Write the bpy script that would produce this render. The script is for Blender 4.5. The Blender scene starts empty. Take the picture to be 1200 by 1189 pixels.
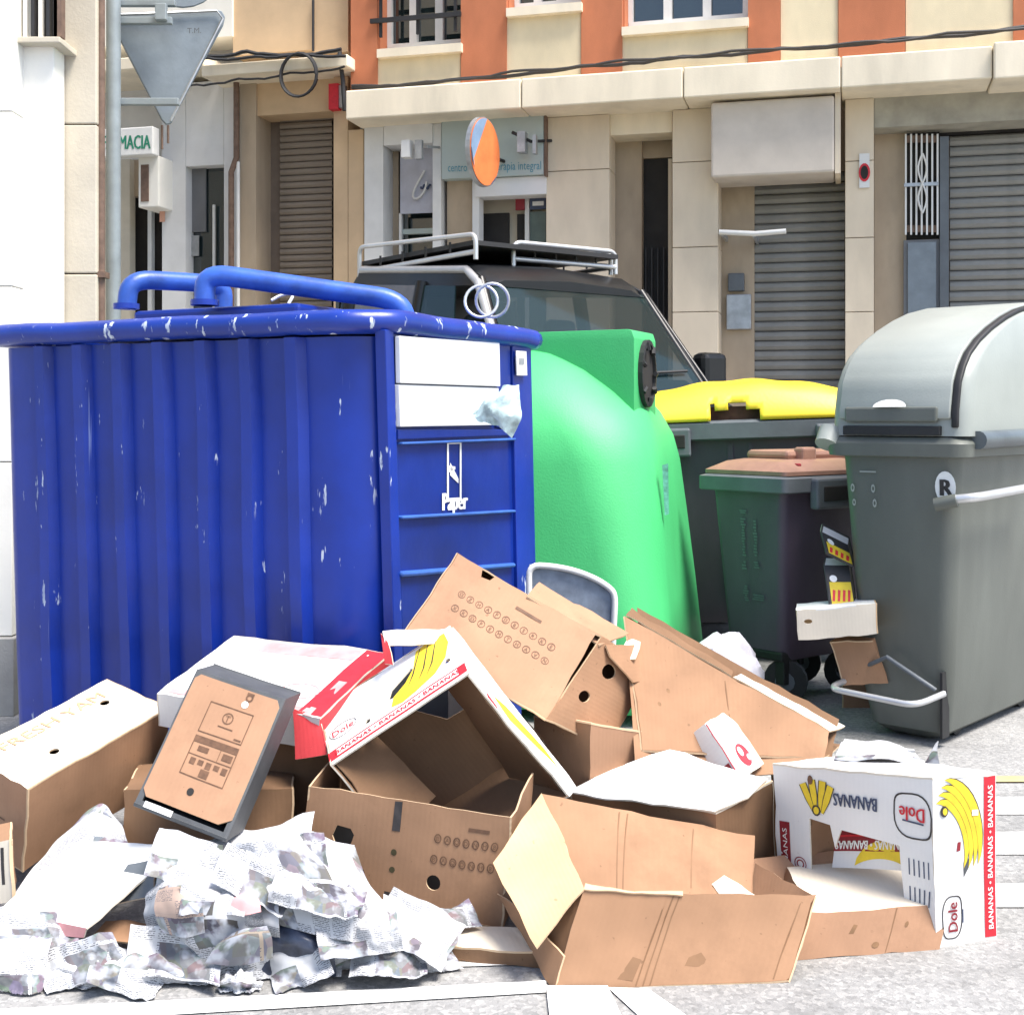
import bpy, bmesh, math, random
from mathutils import Vector, Matrix, noise, geometry
R = math.radians
random.seed(7)
sc = bpy.context.scene
C = sc.collection
# ------------------------------------------------------------------ camera, sky, sun, exposure
EH, F, CX, HZ = 1.3, 1500.0, 600.0, 490.0          # eye height, focal length and horizon in photograph pixels
cam_d = bpy.data.cameras.new('camera'); cam = bpy.data.objects.new('camera', cam_d); C.objects.link(cam)
cam.location = (0, 0, EH); cam.rotation_euler = (R(90), 0, 0)
cam_d.sensor_width = 36; cam_d.lens = 36 * F / 1200; cam_d.shift_y = -(594.5 - HZ) / 1200
cam_d.clip_start = .05; cam_d.clip_end = 400
sc.camera = cam
SUN_EL, SUN_AZ = 65, 124                            # azimuth of the sun from +Y, clockwise: behind the camera, to the right
wd = bpy.data.worlds.new('World'); sc.world = wd; wd.use_nodes = True
nt = wd.node_tree; nt.nodes.clear()
sky = nt.nodes.new('ShaderNodeTexSky'); sky.sky_type = 'NISHITA'; sky.sun_disc = False
sky.sun_elevation = R(SUN_EL); sky.sun_rotation = R(SUN_AZ); sky.dust_density = 2.2; sky.air_density = 1.0; sky.ozone_density = .6
bgn = nt.nodes.new('ShaderNodeBackground'); bgn.inputs[1].default_value = .15
won = nt.nodes.new('ShaderNodeOutputWorld')
nt.links.new(sky.outputs[0], bgn.inputs[0]); nt.links.new(bgn.outputs[0], won.inputs[0])
sd = bpy.data.lights.new('sun', 'SUN'); so = bpy.data.objects.new('sun', sd); C.objects.link(so)
sd.energy = 3.8; sd.angle = R(24); sd.color = (1, .95, .88)
_a = R(SUN_AZ); _e = R(SUN_EL)
sdir = Vector((math.sin(_a) * math.cos(_e), math.cos(_a) * math.cos(_e), math.sin(_e)))
so.rotation_euler = sdir.to_track_quat('Z', 'Y').to_euler(); so.location = (0, 0, 20)
sc.view_settings.view_transform = 'Standard'; sc.view_settings.look = 'None'
sc.view_settings.gamma = 1; sc.view_settings.use_curve_mapping = False
sc.view_settings.exposure = .95

# ------------------------------------------------------------------ helpers
def W(px, py, Y):
    return Vector(((px - CX) / F * Y, Y, EH - (py - HZ) / F * Y))
def G(px, py, z=0.0):
    return W(px, py, (EH - z) * F / (py - HZ))
def wm(o):
    m = o.matrix_basis.copy()
    while o.parent:
        o = o.parent; m = o.matrix_basis @ m
    return m
def mk(name, vs, fs, mat, parent=None, world=True, smooth=False, uv=None, mi=None):
    me = bpy.data.meshes.new(name)
    if parent is not None and world:
        inv = wm(parent).inverted(); vs = [inv @ Vector(v) for v in vs]
    me.from_pydata([tuple(v) for v in vs], [], [tuple(f) for f in fs])
    for m in (mat if isinstance(mat, (list, tuple)) else [mat]): me.materials.append(m)
    if mi: me.polygons.foreach_set('material_index', mi)
    if smooth: me.polygons.foreach_set('use_smooth', [True] * len(me.polygons))
    if uv:
        l = me.uv_layers.new(name='UVMap')
        for lp in me.loops: l.data[lp.index].uv = uv[lp.vertex_index]
    me.update()
    o = bpy.data.objects.new(name, me); C.objects.link(o)
    if parent is not None: o.parent = parent
    return o
def tag(o, label, cat, group=None):
    o['label'] = label; o['category'] = cat
    if group: o['group'] = group
    return o
def thing(name, label, cat, loc=(0, 0, 0), rz=0, group=None, tilt=(0, 0)):
    o = bpy.data.objects.new(name, None); C.objects.link(o)
    o.empty_display_size = .1; o.location = loc; o.rotation_euler = (tilt[0], tilt[1], rz)
    return tag(o, label, cat, group)
def structure(o): o['kind'] = 'structure'; return o
def bevel_obj(o, w, seg=2):
    bm = bmesh.new(); bm.from_mesh(o.data)
    bmesh.ops.bevel(bm, geom=list(bm.edges), offset=w, segments=seg, profile=.5, affect='EDGES', clamp_overlap=True)
    bm.to_mesh(o.data); bm.free(); return o
def box(name, x0, x1, y0, y1, z0, z1, mat, parent=None, bev=0, world=False):
    x0, x1 = min(x0, x1), max(x0, x1); y0, y1 = min(y0, y1), max(y0, y1); z0, z1 = min(z0, z1), max(z0, z1)
    v = [(x, y, z) for z in (z0, z1) for y in (y0, y1) for x in (x0, x1)]
    f = [(0, 2, 3, 1), (4, 5, 7, 6), (0, 1, 5, 4), (2, 6, 7, 3), (0, 4, 6, 2), (1, 3, 7, 5)]
    o = mk(name, v, f, mat, parent, world)
    if bev: bevel_obj(o, bev)
    return o
def loft(name, rings, mat, parent=None, world=False, cap0=True, cap1=True, smooth=False, closed=True):
    n = len(rings[0]); vs = [p for r in rings for p in r]; fs = []
    for i in range(len(rings) - 1):
        for j in range(n if closed else n - 1):
            k = (j + 1) % n
            fs.append((i * n + j, i * n + k, (i + 1) * n + k, (i + 1) * n + j))
    if cap0: fs.append(tuple(range(n - 1, -1, -1)))
    if cap1: fs.append(tuple((len(rings) - 1) * n + j for j in range(n)))
    o = mk(name, vs, fs, mat, parent, world, smooth)
    return o
def autosmooth(o, ang=35):
    me = o.data; me.polygons.foreach_set('use_smooth', [True] * len(me.polygons))
    bm = bmesh.new(); bm.from_mesh(me)
    for e in bm.edges:
        if len(e.link_faces) == 2 and e.calc_face_angle(0) > R(ang): e.smooth = False
        elif len(e.link_faces) != 2: e.smooth = False
    bm.to_mesh(me); bm.free(); return o
def rrect(x0, x1, y0, y1, r, z, n=5):
    pts = []
    for cx, cy, a0 in ((x1 - r, y1 - r, 0), (x0 + r, y1 - r, 90), (x0 + r, y0 + r, 180), (x1 - r, y0 + r, 270)):
        for i in range(n + 1):
            a = R(a0 + 90 * i / n); pts.append(Vector((cx + r * math.cos(a), cy + r * math.sin(a), z)))
    return pts
def tube(name, pts, r, mat, parent=None, n=10, world=True, closed=False, rs=None):
    pts = [Vector(p) for p in pts]; rings = []; m = len(pts)
    up = Vector((0, 0, 1)); prev = None
    for i, p in enumerate(pts):
        if closed: t = pts[(i + 1) % m] - pts[i - 1]
        else: t = pts[min(i + 1, m - 1)] - pts[max(i - 1, 0)]
        t.normalize()
        if prev is None:
            a = t.cross(up)
            if a.length < .05: a = t.cross(Vector((1, 0, 0)))
        else: a = prev - t * prev.dot(t)
        a.normalize(); prev = a; b = t.cross(a); rr = rs[i] if rs else r
        rings.append([p + a * (rr * math.cos(2 * math.pi * j / n)) + b * (rr * math.sin(2 * math.pi * j / n)) for j in range(n)])
    if closed: rings.append(rings[0])
    o = loft(name, rings, mat, parent, world, not closed, not closed)
    return autosmooth(o, 50)
def bend(pts, r=.05, k=5):
    pts = [Vector(p) for p in pts]; out = [pts[0]]
    for i in range(1, len(pts) - 1):
        a, b, c = pts[i - 1], pts[i], pts[i + 1]
        p0 = b + (a - b).normalized() * min(r, (a - b).length * .49); p1 = b + (c - b).normalized() * min(r, (c - b).length * .49)
        for j in range(k + 1):
            t = j / k; out.append((1 - t) ** 2 * p0 + 2 * t * (1 - t) * b + t * t * p1)
    return out + [pts[-1]]
def circle(u, v, ru, rv=None, n=14, a0=0):
    rv = rv or ru
    return [(u + ru * math.cos(a0 + 2 * math.pi * i / n), v + rv * math.sin(a0 + 2 * math.pi * i / n)) for i in range(n)]

# ------------------------------------------------------------------ materials
class NT:
    def __init__(s, name):
        s.m = bpy.data.materials.new(name); s.m.use_nodes = True; s.t = s.m.node_tree
        s.b = s.t.nodes['Principled BSDF']; s._c = None
    def n(s, ty, **kw):
        x = s.t.nodes.new(ty)
        for k, v in kw.items():
            if k.startswith('i_'):
                k = k[2:]; k = int(k) if k.isdigit() else k
                if hasattr(v, 'is_linked') or hasattr(v, 'links'): s.t.links.new(v, x.inputs[k])
                else: x.inputs[k].default_value = v
            else: setattr(x, k, v)
        return x
    def coord(s, kind='Object', sc=(1, 1, 1)):
        c = s.n('ShaderNodeTexCoord')
        return s.n('ShaderNodeMapping', i_Vector=c.outputs[kind], i_Scale=sc).outputs[0]
    def noise(s, vec, scale, detail=4, rough=.55):
        return s.n('ShaderNodeTexNoise', i_Vector=vec, i_Scale=scale, i_Detail=detail, i_Roughness=rough).outputs[0]
    def ramp(s, fac, a, b, ca=(0, 0, 0, 1), cb=(1, 1, 1, 1)):
        r = s.n('ShaderNodeValToRGB', i_Fac=fac); e = r.color_ramp.elements
        e[0].position = a; e[1].position = b; e[0].color = ca; e[1].color = cb
        return r.outputs[0]
    def mix(s, fac, a, b, mode='MIX'):
        x = s.n('ShaderNodeMix', data_type='RGBA', blend_type=mode)
        for i, v in ((0, fac), (6, a), (7, b)):
            if hasattr(v, 'links'): s.t.links.new(v, x.inputs[i])
            else: x.inputs[i].default_value = v if not isinstance(v, tuple) or len(v) == 4 else (*v, 1)
        return x.outputs[2]
    def math(s, op, a, b=0.0):
        return s.n('ShaderNodeMath', operation=op, i_0=a, i_1=b).outputs[0]
    def bump(s, h, st, d=.01):
        x = s.n('ShaderNodeBump', i_Height=h, i_Strength=st, i_Distance=d); s.t.links.new(x.outputs[0], s.b.inputs['Normal'])
    def out(s, col, rough=.7, metal=0, spec=None):
        for nm, v in (('Base Color', col), ('Roughness', rough), ('Metallic', metal)):
            if hasattr(v, 'links'): s.t.links.new(v, s.b.inputs[nm])
            else: s.b.inputs[nm].default_value = (*v, 1) if isinstance(v, tuple) and len(v) == 3 else v
        if spec is not None: s.b.inputs['Specular IOR Level'].default_value = spec
        return s.m
def plain(name, col, rough=.7, metal=0, var=.18, scale=6, bump=.15, bs=60, spec=None, stretch=(1, 1, 1), grime=0.0):
    t = NT(name); v = t.coord(sc=stretch)
    n1 = t.noise(v, scale, 5)
    c = t.mix(t.ramp(n1, .3, .7), tuple(x * (1 - var) for x in col), tuple(min(1, x * (1 + var)) for x in col))
    if grime:
        g = t.ramp(t.noise(v, scale * .6, 6, .65), .5, .72)
        c = t.mix(t.math('MULTIPLY', g, grime), c, tuple(x * .35 + .02 for x in col))
    if bump: t.bump(t.noise(t.coord(), bs, 3), bump, .004)
    return t.out(c, rough, metal, spec)
def cardboard(name, col, var=.14, grime=.42, wave=.25, rough=.85):
    t = NT(name); u = t.coord('UV'); v = t.coord()
    n1 = t.noise(v, 5, 5)
    c = t.mix(t.ramp(n1, .3, .7), tuple(x * (1 - var) for x in col), tuple(min(.9, x * (1 + var)) for x in col))
    w = t.n('ShaderNodeTexWave', i_Vector=u, i_Scale=22, i_Distortion=.6, bands_direction='X', i_Detail=1).outputs[1]
    c = t.mix(t.math('MULTIPLY', w, .03), c, tuple(x * .6 for x in col))
    fib = t.noise(t.coord('UV', (30, 260, 1)), 3, 3)
    c = t.mix(t.math('MULTIPLY', fib, .10), c, tuple(x * .55 for x in col))
    g = t.ramp(t.noise(v, 3.2, 7, .7), .52, .75)
    c = t.mix(t.math('MULTIPLY', g, grime), c, tuple(x * .45 for x in col))
    sp = t.ramp(t.noise(v, 55, 2), .72, .76)
    c = t.mix(t.math('MULTIPLY', sp, grime), c, tuple(x * .3 for x in col))
    h = t.math('ADD', t.math('MULTIPLY', w, .12), t.noise(v, 14, 5))
    t.bump(h, wave, .004)
    return t.out(c, rough, 0, .25)
TAN, WHT = (.47, .28, .15), (.80, .79, .77)
m_card = cardboard('cardboard_tan', (.335, .193, .113))
m_card2 = cardboard('cardboard_warm_lit', (.395, .228, .14))  # lighter tan; on the cartons' brighter faces it stands in for light
m_card3 = cardboard('cardboard_brown_shaded', (.20, .115, .065), grime=.4)  # kraft brown darkened so that insides and turned-away sides carry their shade
m_cardy = cardboard('cardboard_pale', (.62, .42, .24))
m_edge = cardboard('cardboard_edge', (.58, .42, .27), wave=.5)
m_wcard = cardboard('cardboard_white', (.78, .77, .75), var=.04, grime=.12)
m_wedge = cardboard('white_board_edge', (.66, .6, .5), var=.05)
m_pink = cardboard('cardboard_red_print', (.62, .06, .07), var=.15, grime=.3)
m_red = plain('red_ink', (.6, .02, .035), .6, var=.15, scale=30, bump=0)
m_dred = plain('dark_red_ink', (.25, .015, .025), .6, var=.15, scale=30, bump=0)
m_pinkink = plain('faded_pink_ink', (.7, .33, .33), .6, var=.15, scale=20, bump=0)
m_yel = plain('banana_yellow_ink', (.75, .55, .03), .6, var=.12, scale=25, bump=0)
m_ink = plain('black_ink', (.035, .03, .03), .6, var=.3, scale=40, bump=0)
m_inkb = plain('brown_ink', (.13, .065, .035), .7, var=.3, scale=60, bump=0)
m_orng = plain('orange_ink', (.58, .36, .20), .7, var=.3, scale=60, bump=0)
m_blueink = plain('dark_blue_ink', (.05, .07, .13), .6, var=.3, scale=60, bump=0)
m_wink = plain('white_ink', (.82, .82, .8), .6, var=.06, scale=30, bump=0)
m_plastic_shade = plain('dark_plastic_and_shade', (.03, .03, .032), .6, var=.2)  # dark plastic of the packets; behind the carton holes it stands in for shade
m_dkgrey = plain('charcoal_crate', (.075, .08, .085), .55, var=.2, scale=12, grime=.2)
def blue_paint(name, chip, col=(.004, .028, .27)):
    t = NT(name); v = t.coord(); vs = t.coord(sc=(1, 1, .22))
    c = t.mix(t.ramp(t.noise(v, 3, 5), .3, .7), tuple(x * .8 for x in col), tuple(x * 1.25 for x in col))
    c = t.mix(t.math('MULTIPLY', t.ramp(t.noise(v, 1.3, 6, .7), .5, .8), .45), c, (.008, .014, .06))
    k = t.math('MULTIPLY', t.ramp(t.noise(vs, 24, 4, .6), chip, chip + .03), t.ramp(t.noise(v, 2.3, 2), .42, .54))
    c = t.mix(k, c, (.55, .62, .72))
    sc2 = t.ramp(t.noise(t.coord(sc=(40, 40, .7)), 1.6, 3), .70, .74)
    c = t.mix(t.math('MULTIPLY', sc2, t.ramp(t.noise(v, 1.7, 2), .5, .62)), c, (.3, .38, .62))
    t.bump(t.math('ADD', t.noise(v, 5, 4), t.math('MULTIPLY', k, -.3)), .25, .012)
    return t.out(c, t.mix(k, (.33, .33, .33, 1), (.7, .7, .7, 1)), 0, .5)
m_blue = blue_paint('blue_paint', .66)
m_bluerim = blue_paint('blue_paint_chipped', .615, (.008, .035, .28))
m_bluetube = plain('blue_tube_paint', (.03, .10, .42), .4, var=.35, scale=9, grime=.3)
m_bluedk = blue_paint('blue_paint_panel', .74, (.004, .022, .20))
m_bluelite = plain('blue_bar_paint', (.04, .12, .42), .35, var=.2, scale=12)
m_white_flap = plain('white_flap_paint', (.78, .8, .8), .55, var=.06, scale=5, grime=.12, stretch=(1, 1, .3))
m_green = plain('green_fibreglass', (.06, .47, .155), .55, var=.12, scale=2.5, grime=.12, bump=.25, bs=120, stretch=(1, 1, .35))
m_bin = plain('grey_bin_plastic', (.095, .072, .102), .5, var=.2, scale=4, grime=.2, bump=.2, bs=200, stretch=(1, 1, .4))
m_binrim = plain('grey_bin_rim_plastic', (.11, .125, .14), .5, var=.15, scale=6, grime=.2)
m_rbin = plain('grey_green_plastic', (.115, .125, .11), .45, var=.25, scale=2.2, grime=.35, bump=.2, bs=150, stretch=(1, 1, .35))
m_rlid = plain('pale_green_plastic', (.30, .325, .30), .42, var=.1, scale=2.5, grime=.15, bump=.15, bs=120)
m_rrim = plain('dark_grey_plastic_rim', (.10, .12, .13), .4, var=.25, scale=5, grime=.3)
m_black = plain('black_rubber', (.015, .015, .016), .6, var=.2)
m_ylid = plain('yellow_lid_plastic', (.82, .60, .03), .42, var=.08, scale=4, grime=.15)
m_brlid = plain('brown_lid_plastic', (.30, .17, .13), .35, var=.2, scale=6, grime=.25)
m_metal = plain('galvanised_metal', (.42, .44, .46), .45, .7, var=.2, scale=12)
m_chrome = plain('bright_bar', (.62, .63, .64), .35, .6, var=.1)
m_signback = plain('grey_sign_back', (.20, .235, .265), .5, .2, var=.12, scale=10, grime=.15)
m_pole = plain('grey_pole_paint', (.27, .31, .33), .5, .2, var=.15, scale=8, grime=.2)
m_van = plain('black_van_paint', (.010, .011, .013), .3, var=.2, bump=0, spec=.35)
t = NT('windscreen_glass'); t.b.inputs['Alpha'].default_value = .66; m_wglass = t.out((.012, .03, .032), .04, 0, .6)
m_vansil = plain('silver_trim', (.5, .5, .51), .35, .5, var=.1)
t = NT('tinted_glass'); t.b.inputs['Coat Weight'].default_value = .6; t.b.inputs['IOR'].default_value = 1.6; m_glass = t.out((.012, .022, .024), .05, 0, .8)
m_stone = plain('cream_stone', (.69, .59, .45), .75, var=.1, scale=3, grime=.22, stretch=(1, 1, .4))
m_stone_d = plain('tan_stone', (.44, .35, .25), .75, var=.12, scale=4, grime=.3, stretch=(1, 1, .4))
m_render_c = plain('cream_render', (.76, .65, .44), .9, var=.08, scale=5, grime=.14, bump=.4, bs=150, stretch=(1, 1, .5))
m_render_o = plain('terracotta_render', (.52, .18, .085), .9, var=.1, scale=5, grime=.15, bump=.4, bs=150, stretch=(1, 1, .5))
m_ledge = plain('pale_concrete_ledge', (.82, .73, .57), .85, var=.12, scale=3, grime=.28, stretch=(1, 1, .25))
m_ochre = plain('ochre_render', (.62, .45, .28), .9, var=.1, scale=3, grime=.2)
m_wwall = plain('white_wall', (.74, .74, .73), .85, var=.06, scale=3, grime=.15)
m_cream_near = plain('sunlit_cream_stone', (.82, .80, .73), .8, var=.05, scale=2, grime=.1)
m_beige = plain('beige_stone', (.58, .52, .41), .8, var=.08, scale=4, grime=.2, bump=.3)
m_shut = plain('grey_shutter', (.25, .245, .225), .55, .2, var=.12, scale=5, grime=.3)
m_shut2 = plain('brown_shutter', (.26, .22, .18), .6, .1, var=.12, scale=5, grime=.3)
m_dark = plain('dark_interior', (.02, .018, .017), .8, var=.3)
m_door = plain('grey_door', (.17, .175, .185), .5, var=.1, grime=.1)
m_teal = plain('pale_teal_sign', (.42, .49, .47), .5, var=.05, scale=3, grime=.1)
m_tealink = plain('teal_ink', (.06, .24, .32), .6, bump=0)
m_canvas = plain('grey_canvas', (.58, .52, .45), .85, var=.08, scale=4, grime=.15)
m_cable = plain('cable_black', (.02, .02, .022), .6)
m_whitepl = plain('white_plastic', (.72, .72, .7), .45, var=.06)
m_rust = plain('rusty_pipe', (.16, .10, .07), .7, var=.3, scale=20)
m_grn_ink = plain('green_ink', (.02, .22, .13), .6, bump=0)
def asphalt():
    t = NT('asphalt'); v = t.coord()
    c = t.mix(t.ramp(t.noise(v, 1.2, 6), .3, .7), (.24, .24, .237), (.31, .307, .30))
    vo = t.n('ShaderNodeTexVoronoi', i_Vector=v, i_Scale=95).outputs['Color']
    sep = t.n('ShaderNodeSeparateColor', i_0=vo).outputs[0]
    c = t.mix(t.ramp(sep, .2, .9), c, (.33, .33, .32), 'MIX') if False else t.mix(t.math('MULTIPLY', t.ramp(sep, .55, .95), .35), c, (.5, .49, .47))
    c = t.mix(t.math('MULTIPLY', t.ramp(sep, .0, .3, (1, 1, 1, 1), (0, 0, 0, 1)), .35), c, (.1, .1, .1))
    c = t.mix(t.math('MULTIPLY', t.ramp(t.noise(v, 1.8, 8, .72), .47, .72), .6), c, (.09, .088, .085))
    t.bump(t.math('ADD', sep, t.noise(v, 160, 2)), .5, .006)
    return t.out(c, .85, 0, .3)
m_asph = asphalt()
m_paint = plain('road_paint', (.74, .74, .72), .7, var=.06, scale=30, grime=.35, bump=.5, bs=140)
m_pave = plain('pavement_concrete', (.33, .32, .30), .85, var=.12, scale=5, grime=.3, bump=.4, bs=120)
def newsprint(name, picture=.5, seed=0.0, tint=(.52, .53, .55), ink=.9):
    t = NT(name); u = t.coord('UV'); v0 = t.n('ShaderNodeMapping', i_Vector=u, i_Location=(seed, seed * .7, 0)).outputs[0]
    paper = t.mix(t.noise(v0, 9, 4), tuple(x * .9 for x in tint), tint)
    sep = t.n('ShaderNodeSeparateXYZ', i_0=v0)
    lines = t.math('SINE', t.math('MULTIPLY', sep.outputs[1], 1300.0))
    words = t.noise(t.n('ShaderNodeMapping', i_Vector=v0, i_Scale=(220, 210, 1)).outputs[0], 1, 2)
    cols = t.math('FRACT', t.math('MULTIPLY', sep.outputs[0], 17.0))
    txt = t.math('MULTIPLY', t.math('GREATER_THAN', lines, .05), t.math('GREATER_THAN', words, .47))
    txt = t.math('MULTIPLY', txt, t.math('GREATER_THAN', cols, .14)); para = t.n('ShaderNodeMapping', i_Vector=v0, i_Scale=(17, 24, 1)).outputs[0]; pv_ = t.n('ShaderNodeTexWhiteNoise', noise_dimensions='2D', i_Vector=t.n('ShaderNodeVectorMath', operation='FLOOR', i_0=para).outputs[0]).outputs[0]; txt = t.math('MULTIPLY', txt, t.math('GREATER_THAN', pv_, .3))
    br = t.n('ShaderNodeTexBrick', i_Vector=v0, i_Scale=1, i_Color1=(0, 0, 0, 1), i_Color2=(1, 1, 1, 1))
    br.inputs['Brick Width'].default_value = .135; br.inputs['Row Height'].default_value = .085; br.inputs['Mortar Size'].default_value = .005
    rnd = br.outputs[0]; mort = br.outputs[1]
    c = t.mix(t.math('MULTIPLY', txt, ink), paper, (.10, .10, .115))
    pic = t.math('MULTIPLY', t.math('LESS_THAN', rnd, picture), t.math('SUBTRACT', 1.0, mort))
    vo = t.n('ShaderNodeTexVoronoi', i_Vector=v0, i_Scale=34).outputs['Color']
    hue = t.n('ShaderNodeHueSaturation', i_Color=vo, i_Saturation=.35, i_Value=.3).outputs[0]
    pc = t.mix(t.noise(v0, 45, 4), hue, (.12, .11, .13))
    pc = t.mix(t.ramp(t.noise(v0, 16, 3), .48, .6), pc, (.4, .42, .46))
    c = t.mix(pic, c, pc)
    t.bump(t.noise(t.coord(), 35, 4), .15, .004)
    m = t.out(c, .8, 0, .2)
    t.b.inputs['Transmission Weight'].default_value = 0
    return m
m_news = [newsprint('newsprint_text', .16, 0.0), newsprint('newsprint_pictures', .34, 3.3), newsprint('newsprint_light', .12, 7.1, (.58, .58, .59), .6),
          newsprint('magazine_print', .85, 11.7, (.7, .7, .72))]
m_bag = plain('thin_white_plastic', (.62, .6, .66), .35, var=.2, scale=14, bump=.3)

# ------------------------------------------------------------------ cardboard panels with holes, folds and print
def inside(pt, poly):
    x, y = pt; c = False; n = len(poly)
    for i in range(n):
        x1, y1 = poly[i]; x2, y2 = poly[i - 1]
        if (y1 > y) != (y2 > y) and x < (x2 - x1) * (y - y1) / (y2 - y1) + x1: c = not c
    return c
def dens(poly, step):
    o = []
    for i in range(len(poly)):
        a = Vector(poly[i]); b = Vector(poly[(i + 1) % len(poly)]); k = max(1, int(math.ceil((b - a).length / step)))
        for j in range(k): o.append(tuple(a.lerp(b, j / k)))
    return o
def cdt(outline, holes, step):
    loops = [dens(outline, step)] + [dens(h, step * 2) for h in holes]
    pts, ed = [], []
    for lp in loops:
        b = len(pts); pts += [Vector(p) for p in lp]; ed += [(b + i, b + (i + 1) % len(lp)) for i in range(len(lp))]
    nb = len(pts)
    x0 = min(p[0] for p in outline); x1 = max(p[0] for p in outline); y0 = min(p[1] for p in outline); y1 = max(p[1] for p in outline)
    nx = max(1, int((x1 - x0) / step)); ny = max(1, int((y1 - y0) / step))
    for i in range(1, nx):
        for j in range(1, ny):
            p = (x0 + (x1 - x0) * i / nx, y0 + (y1 - y0) * j / ny)
            if not inside(p, outline) or any(inside(p, h) for h in holes): continue
            if min((pts[k].x - p[0]) ** 2 + (pts[k].y - p[1]) ** 2 for k in range(nb)) < (step * .35) ** 2: continue
            pts.append(Vector(p))
    r = geometry.delaunay_2d_cdt(pts, ed, [], 0, 1e-6)
    tri = []
    for f in r[2]:
        c = sum((r[0][i] for i in f), Vector((0, 0))) / len(f)
        if inside(c, outline) and not any(inside(c, h) for h in holes): tri.append(tuple(f))
    return r[0], tri
def warp(p, amp=.006, fr=3.0):
    return p + noise.noise_vector(p * fr) * amp + noise.noise_vector(p * fr * 3.7 + Vector((5, 5, 5))) * amp * .3
class Panel:
    def __init__(s, name, q, mats, parent, centre=None, outline=None, holes=(), th=.005, amp=.006, sag=0, step=.045):
        s.q = [Vector(p) for p in q]; s.parent = parent; s.amp = amp; s.sag = sag; s.th = th
        U = s.q[1] - s.q[0] + s.q[2] - s.q[3]; V = s.q[3] - s.q[0] + s.q[2] - s.q[1]
        s.lu = U.length / 2; s.lv = V.length / 2; nn = U.cross(V).normalized(); s.mir = False
        mid = sum(s.q, Vector()) / 4
        ref = (mid - Vector(centre)) if centre is not None else (Vector((0, 0, EH)) - mid)
        if nn.dot(ref) < 0: nn = -nn; s.mir = True
        s.n = nn
        if name is None: return
        ol = outline or [(0, 0), (1, 0), (1, 1), (0, 1)]
        ol = [(a * s.lu, b * s.lv) for a, b in ol]
        pts, tri = cdt(ol, [list(h) for h in holes], step)
        np_ = len(pts); vs = [s.m(p.x, p.y) for p in pts] + [s.m(p.x, p.y, -th) for p in pts]
        cnt = {}; fs = []; mi = []
        for f in tri:
            a, b, c = f
            area = (pts[b] - pts[a]).cross(pts[c] - pts[a])
            if (area < 0) != s.mir: f = (a, c, b)
            fs.append(f); mi.append(0); fs.append(tuple(np_ + i for i in reversed(f))); mi.append(1)
            for i in range(3):
                e = (f[i], f[(i + 1) % 3]); cnt[e] = cnt.get(e, 0) + 1
        for (a, b) in list(cnt):
            if (b, a) not in cnt: fs.append((b, a, np_ + a, np_ + b)); mi.append(2)
        mats = mats if isinstance(mats, (list, tuple)) else [mats, mats, m_edge]
        uv = [(p.x, p.y) for p in pts] * 2
        s.o = mk(name, vs, fs, list(mats), parent, True, False, uv, mi); autosmooth(s.o, 40)
    def m(s, x, y, off=0.0):
        u, v = x / s.lu, y / s.lv; q = s.q
        p = q[0] * ((1 - u) * (1 - v)) + q[1] * (u * (1 - v)) + q[2] * (u * v) + q[3] * ((1 - u) * v)
        if s.sag: p = p - s.n * (s.sag * 16 * u * (1 - u) * v * (1 - v))
        dd = min(min(u, 1 - u) * s.lu, min(v, 1 - v) * s.lv)
        if s.amp >= .0038: p = p + noise.noise_vector(p * 22) * (.0045 * math.exp(-max(0, dd) / .03))
        return warp(p, s.amp * 1.25) + s.n * off
    def hole(s, u, v, r, r2=None, n=14): return circle(u * s.lu, v * s.lv, r, r2, n)
    def local(s, x, y, cx, cy, ang):
        if s.mir: x = -x
        ca, sa = math.cos(R(ang)), math.sin(R(ang))
        return cx * s.lu + x * ca - y * sa, cy * s.lv + x * sa + y * ca
INK = {}
def ink(P, polys, mat, layer=1, name='print'):
    """polys: list of outlines in metres on panel P (each an outline or (outline, holes))"""
    d = INK.setdefault((id(P), mat.name), dict(P=P, v=[], f=[], mat=mat, name=name))
    for pl in polys:
        ol, hs = pl if isinstance(pl, tuple) else (pl, [])
        pts, tri = cdt(ol, hs, .06); b = len(d['v'])
        d['v'] += [P.m(p.x, p.y, .0013 * layer) for p in pts]
        for f in tri:
            a = (pts[f[1]] - pts[f[0]]).cross(pts[f[2]] - pts[f[0]])
            d['f'].append(tuple(b + i for i in (f if (a > 0) != P.mir else reversed(f))))
_TXT = {}
def text_mesh(s):
    if s not in _TXT:
        cu = bpy.data.curves.new('t', 'FONT'); cu.body = s; cu.resolution_u = 2; cu.align_x = 'CENTER'
        o = bpy.data.objects.new('t', cu); me = o.to_mesh()
        _TXT[s] = ([v.co.xy.copy() for v in me.vertices], [tuple(p.vertices) for p in me.polygons])
        o.to_mesh_clear(); bpy.data.objects.remove(o); bpy.data.curves.remove(cu)
    return _TXT[s]
def write(P, s, u, v, h, mat, ang=0, w=None, layer=2, name='lettering', bold=0):
    vs, fs = text_mesh(s)
    xs = [p.x for p in vs]; ys = [p.y for p in vs]; sy = h / .72; cxm = (min(xs) + max(xs)) / 2; cym = .36
    sx = w / (max(xs) - min(xs)) if w else sy
    d = INK.setdefault((id(P), mat.name), dict(P=P, v=[], f=[], mat=mat, name=name))
    for k in range(1 + bold):
        b = len(d['v'])
        for p in vs:
            x, y = P.local((p.x - cxm) * sx + k * h * .07, (p.y - cym) * sy, u, v, ang)
            d['v'].append(P.m(x, y, .0013 * layer + .0002 * k))
        d['f'] += [tuple(b + i for i in f) for f in fs]
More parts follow.
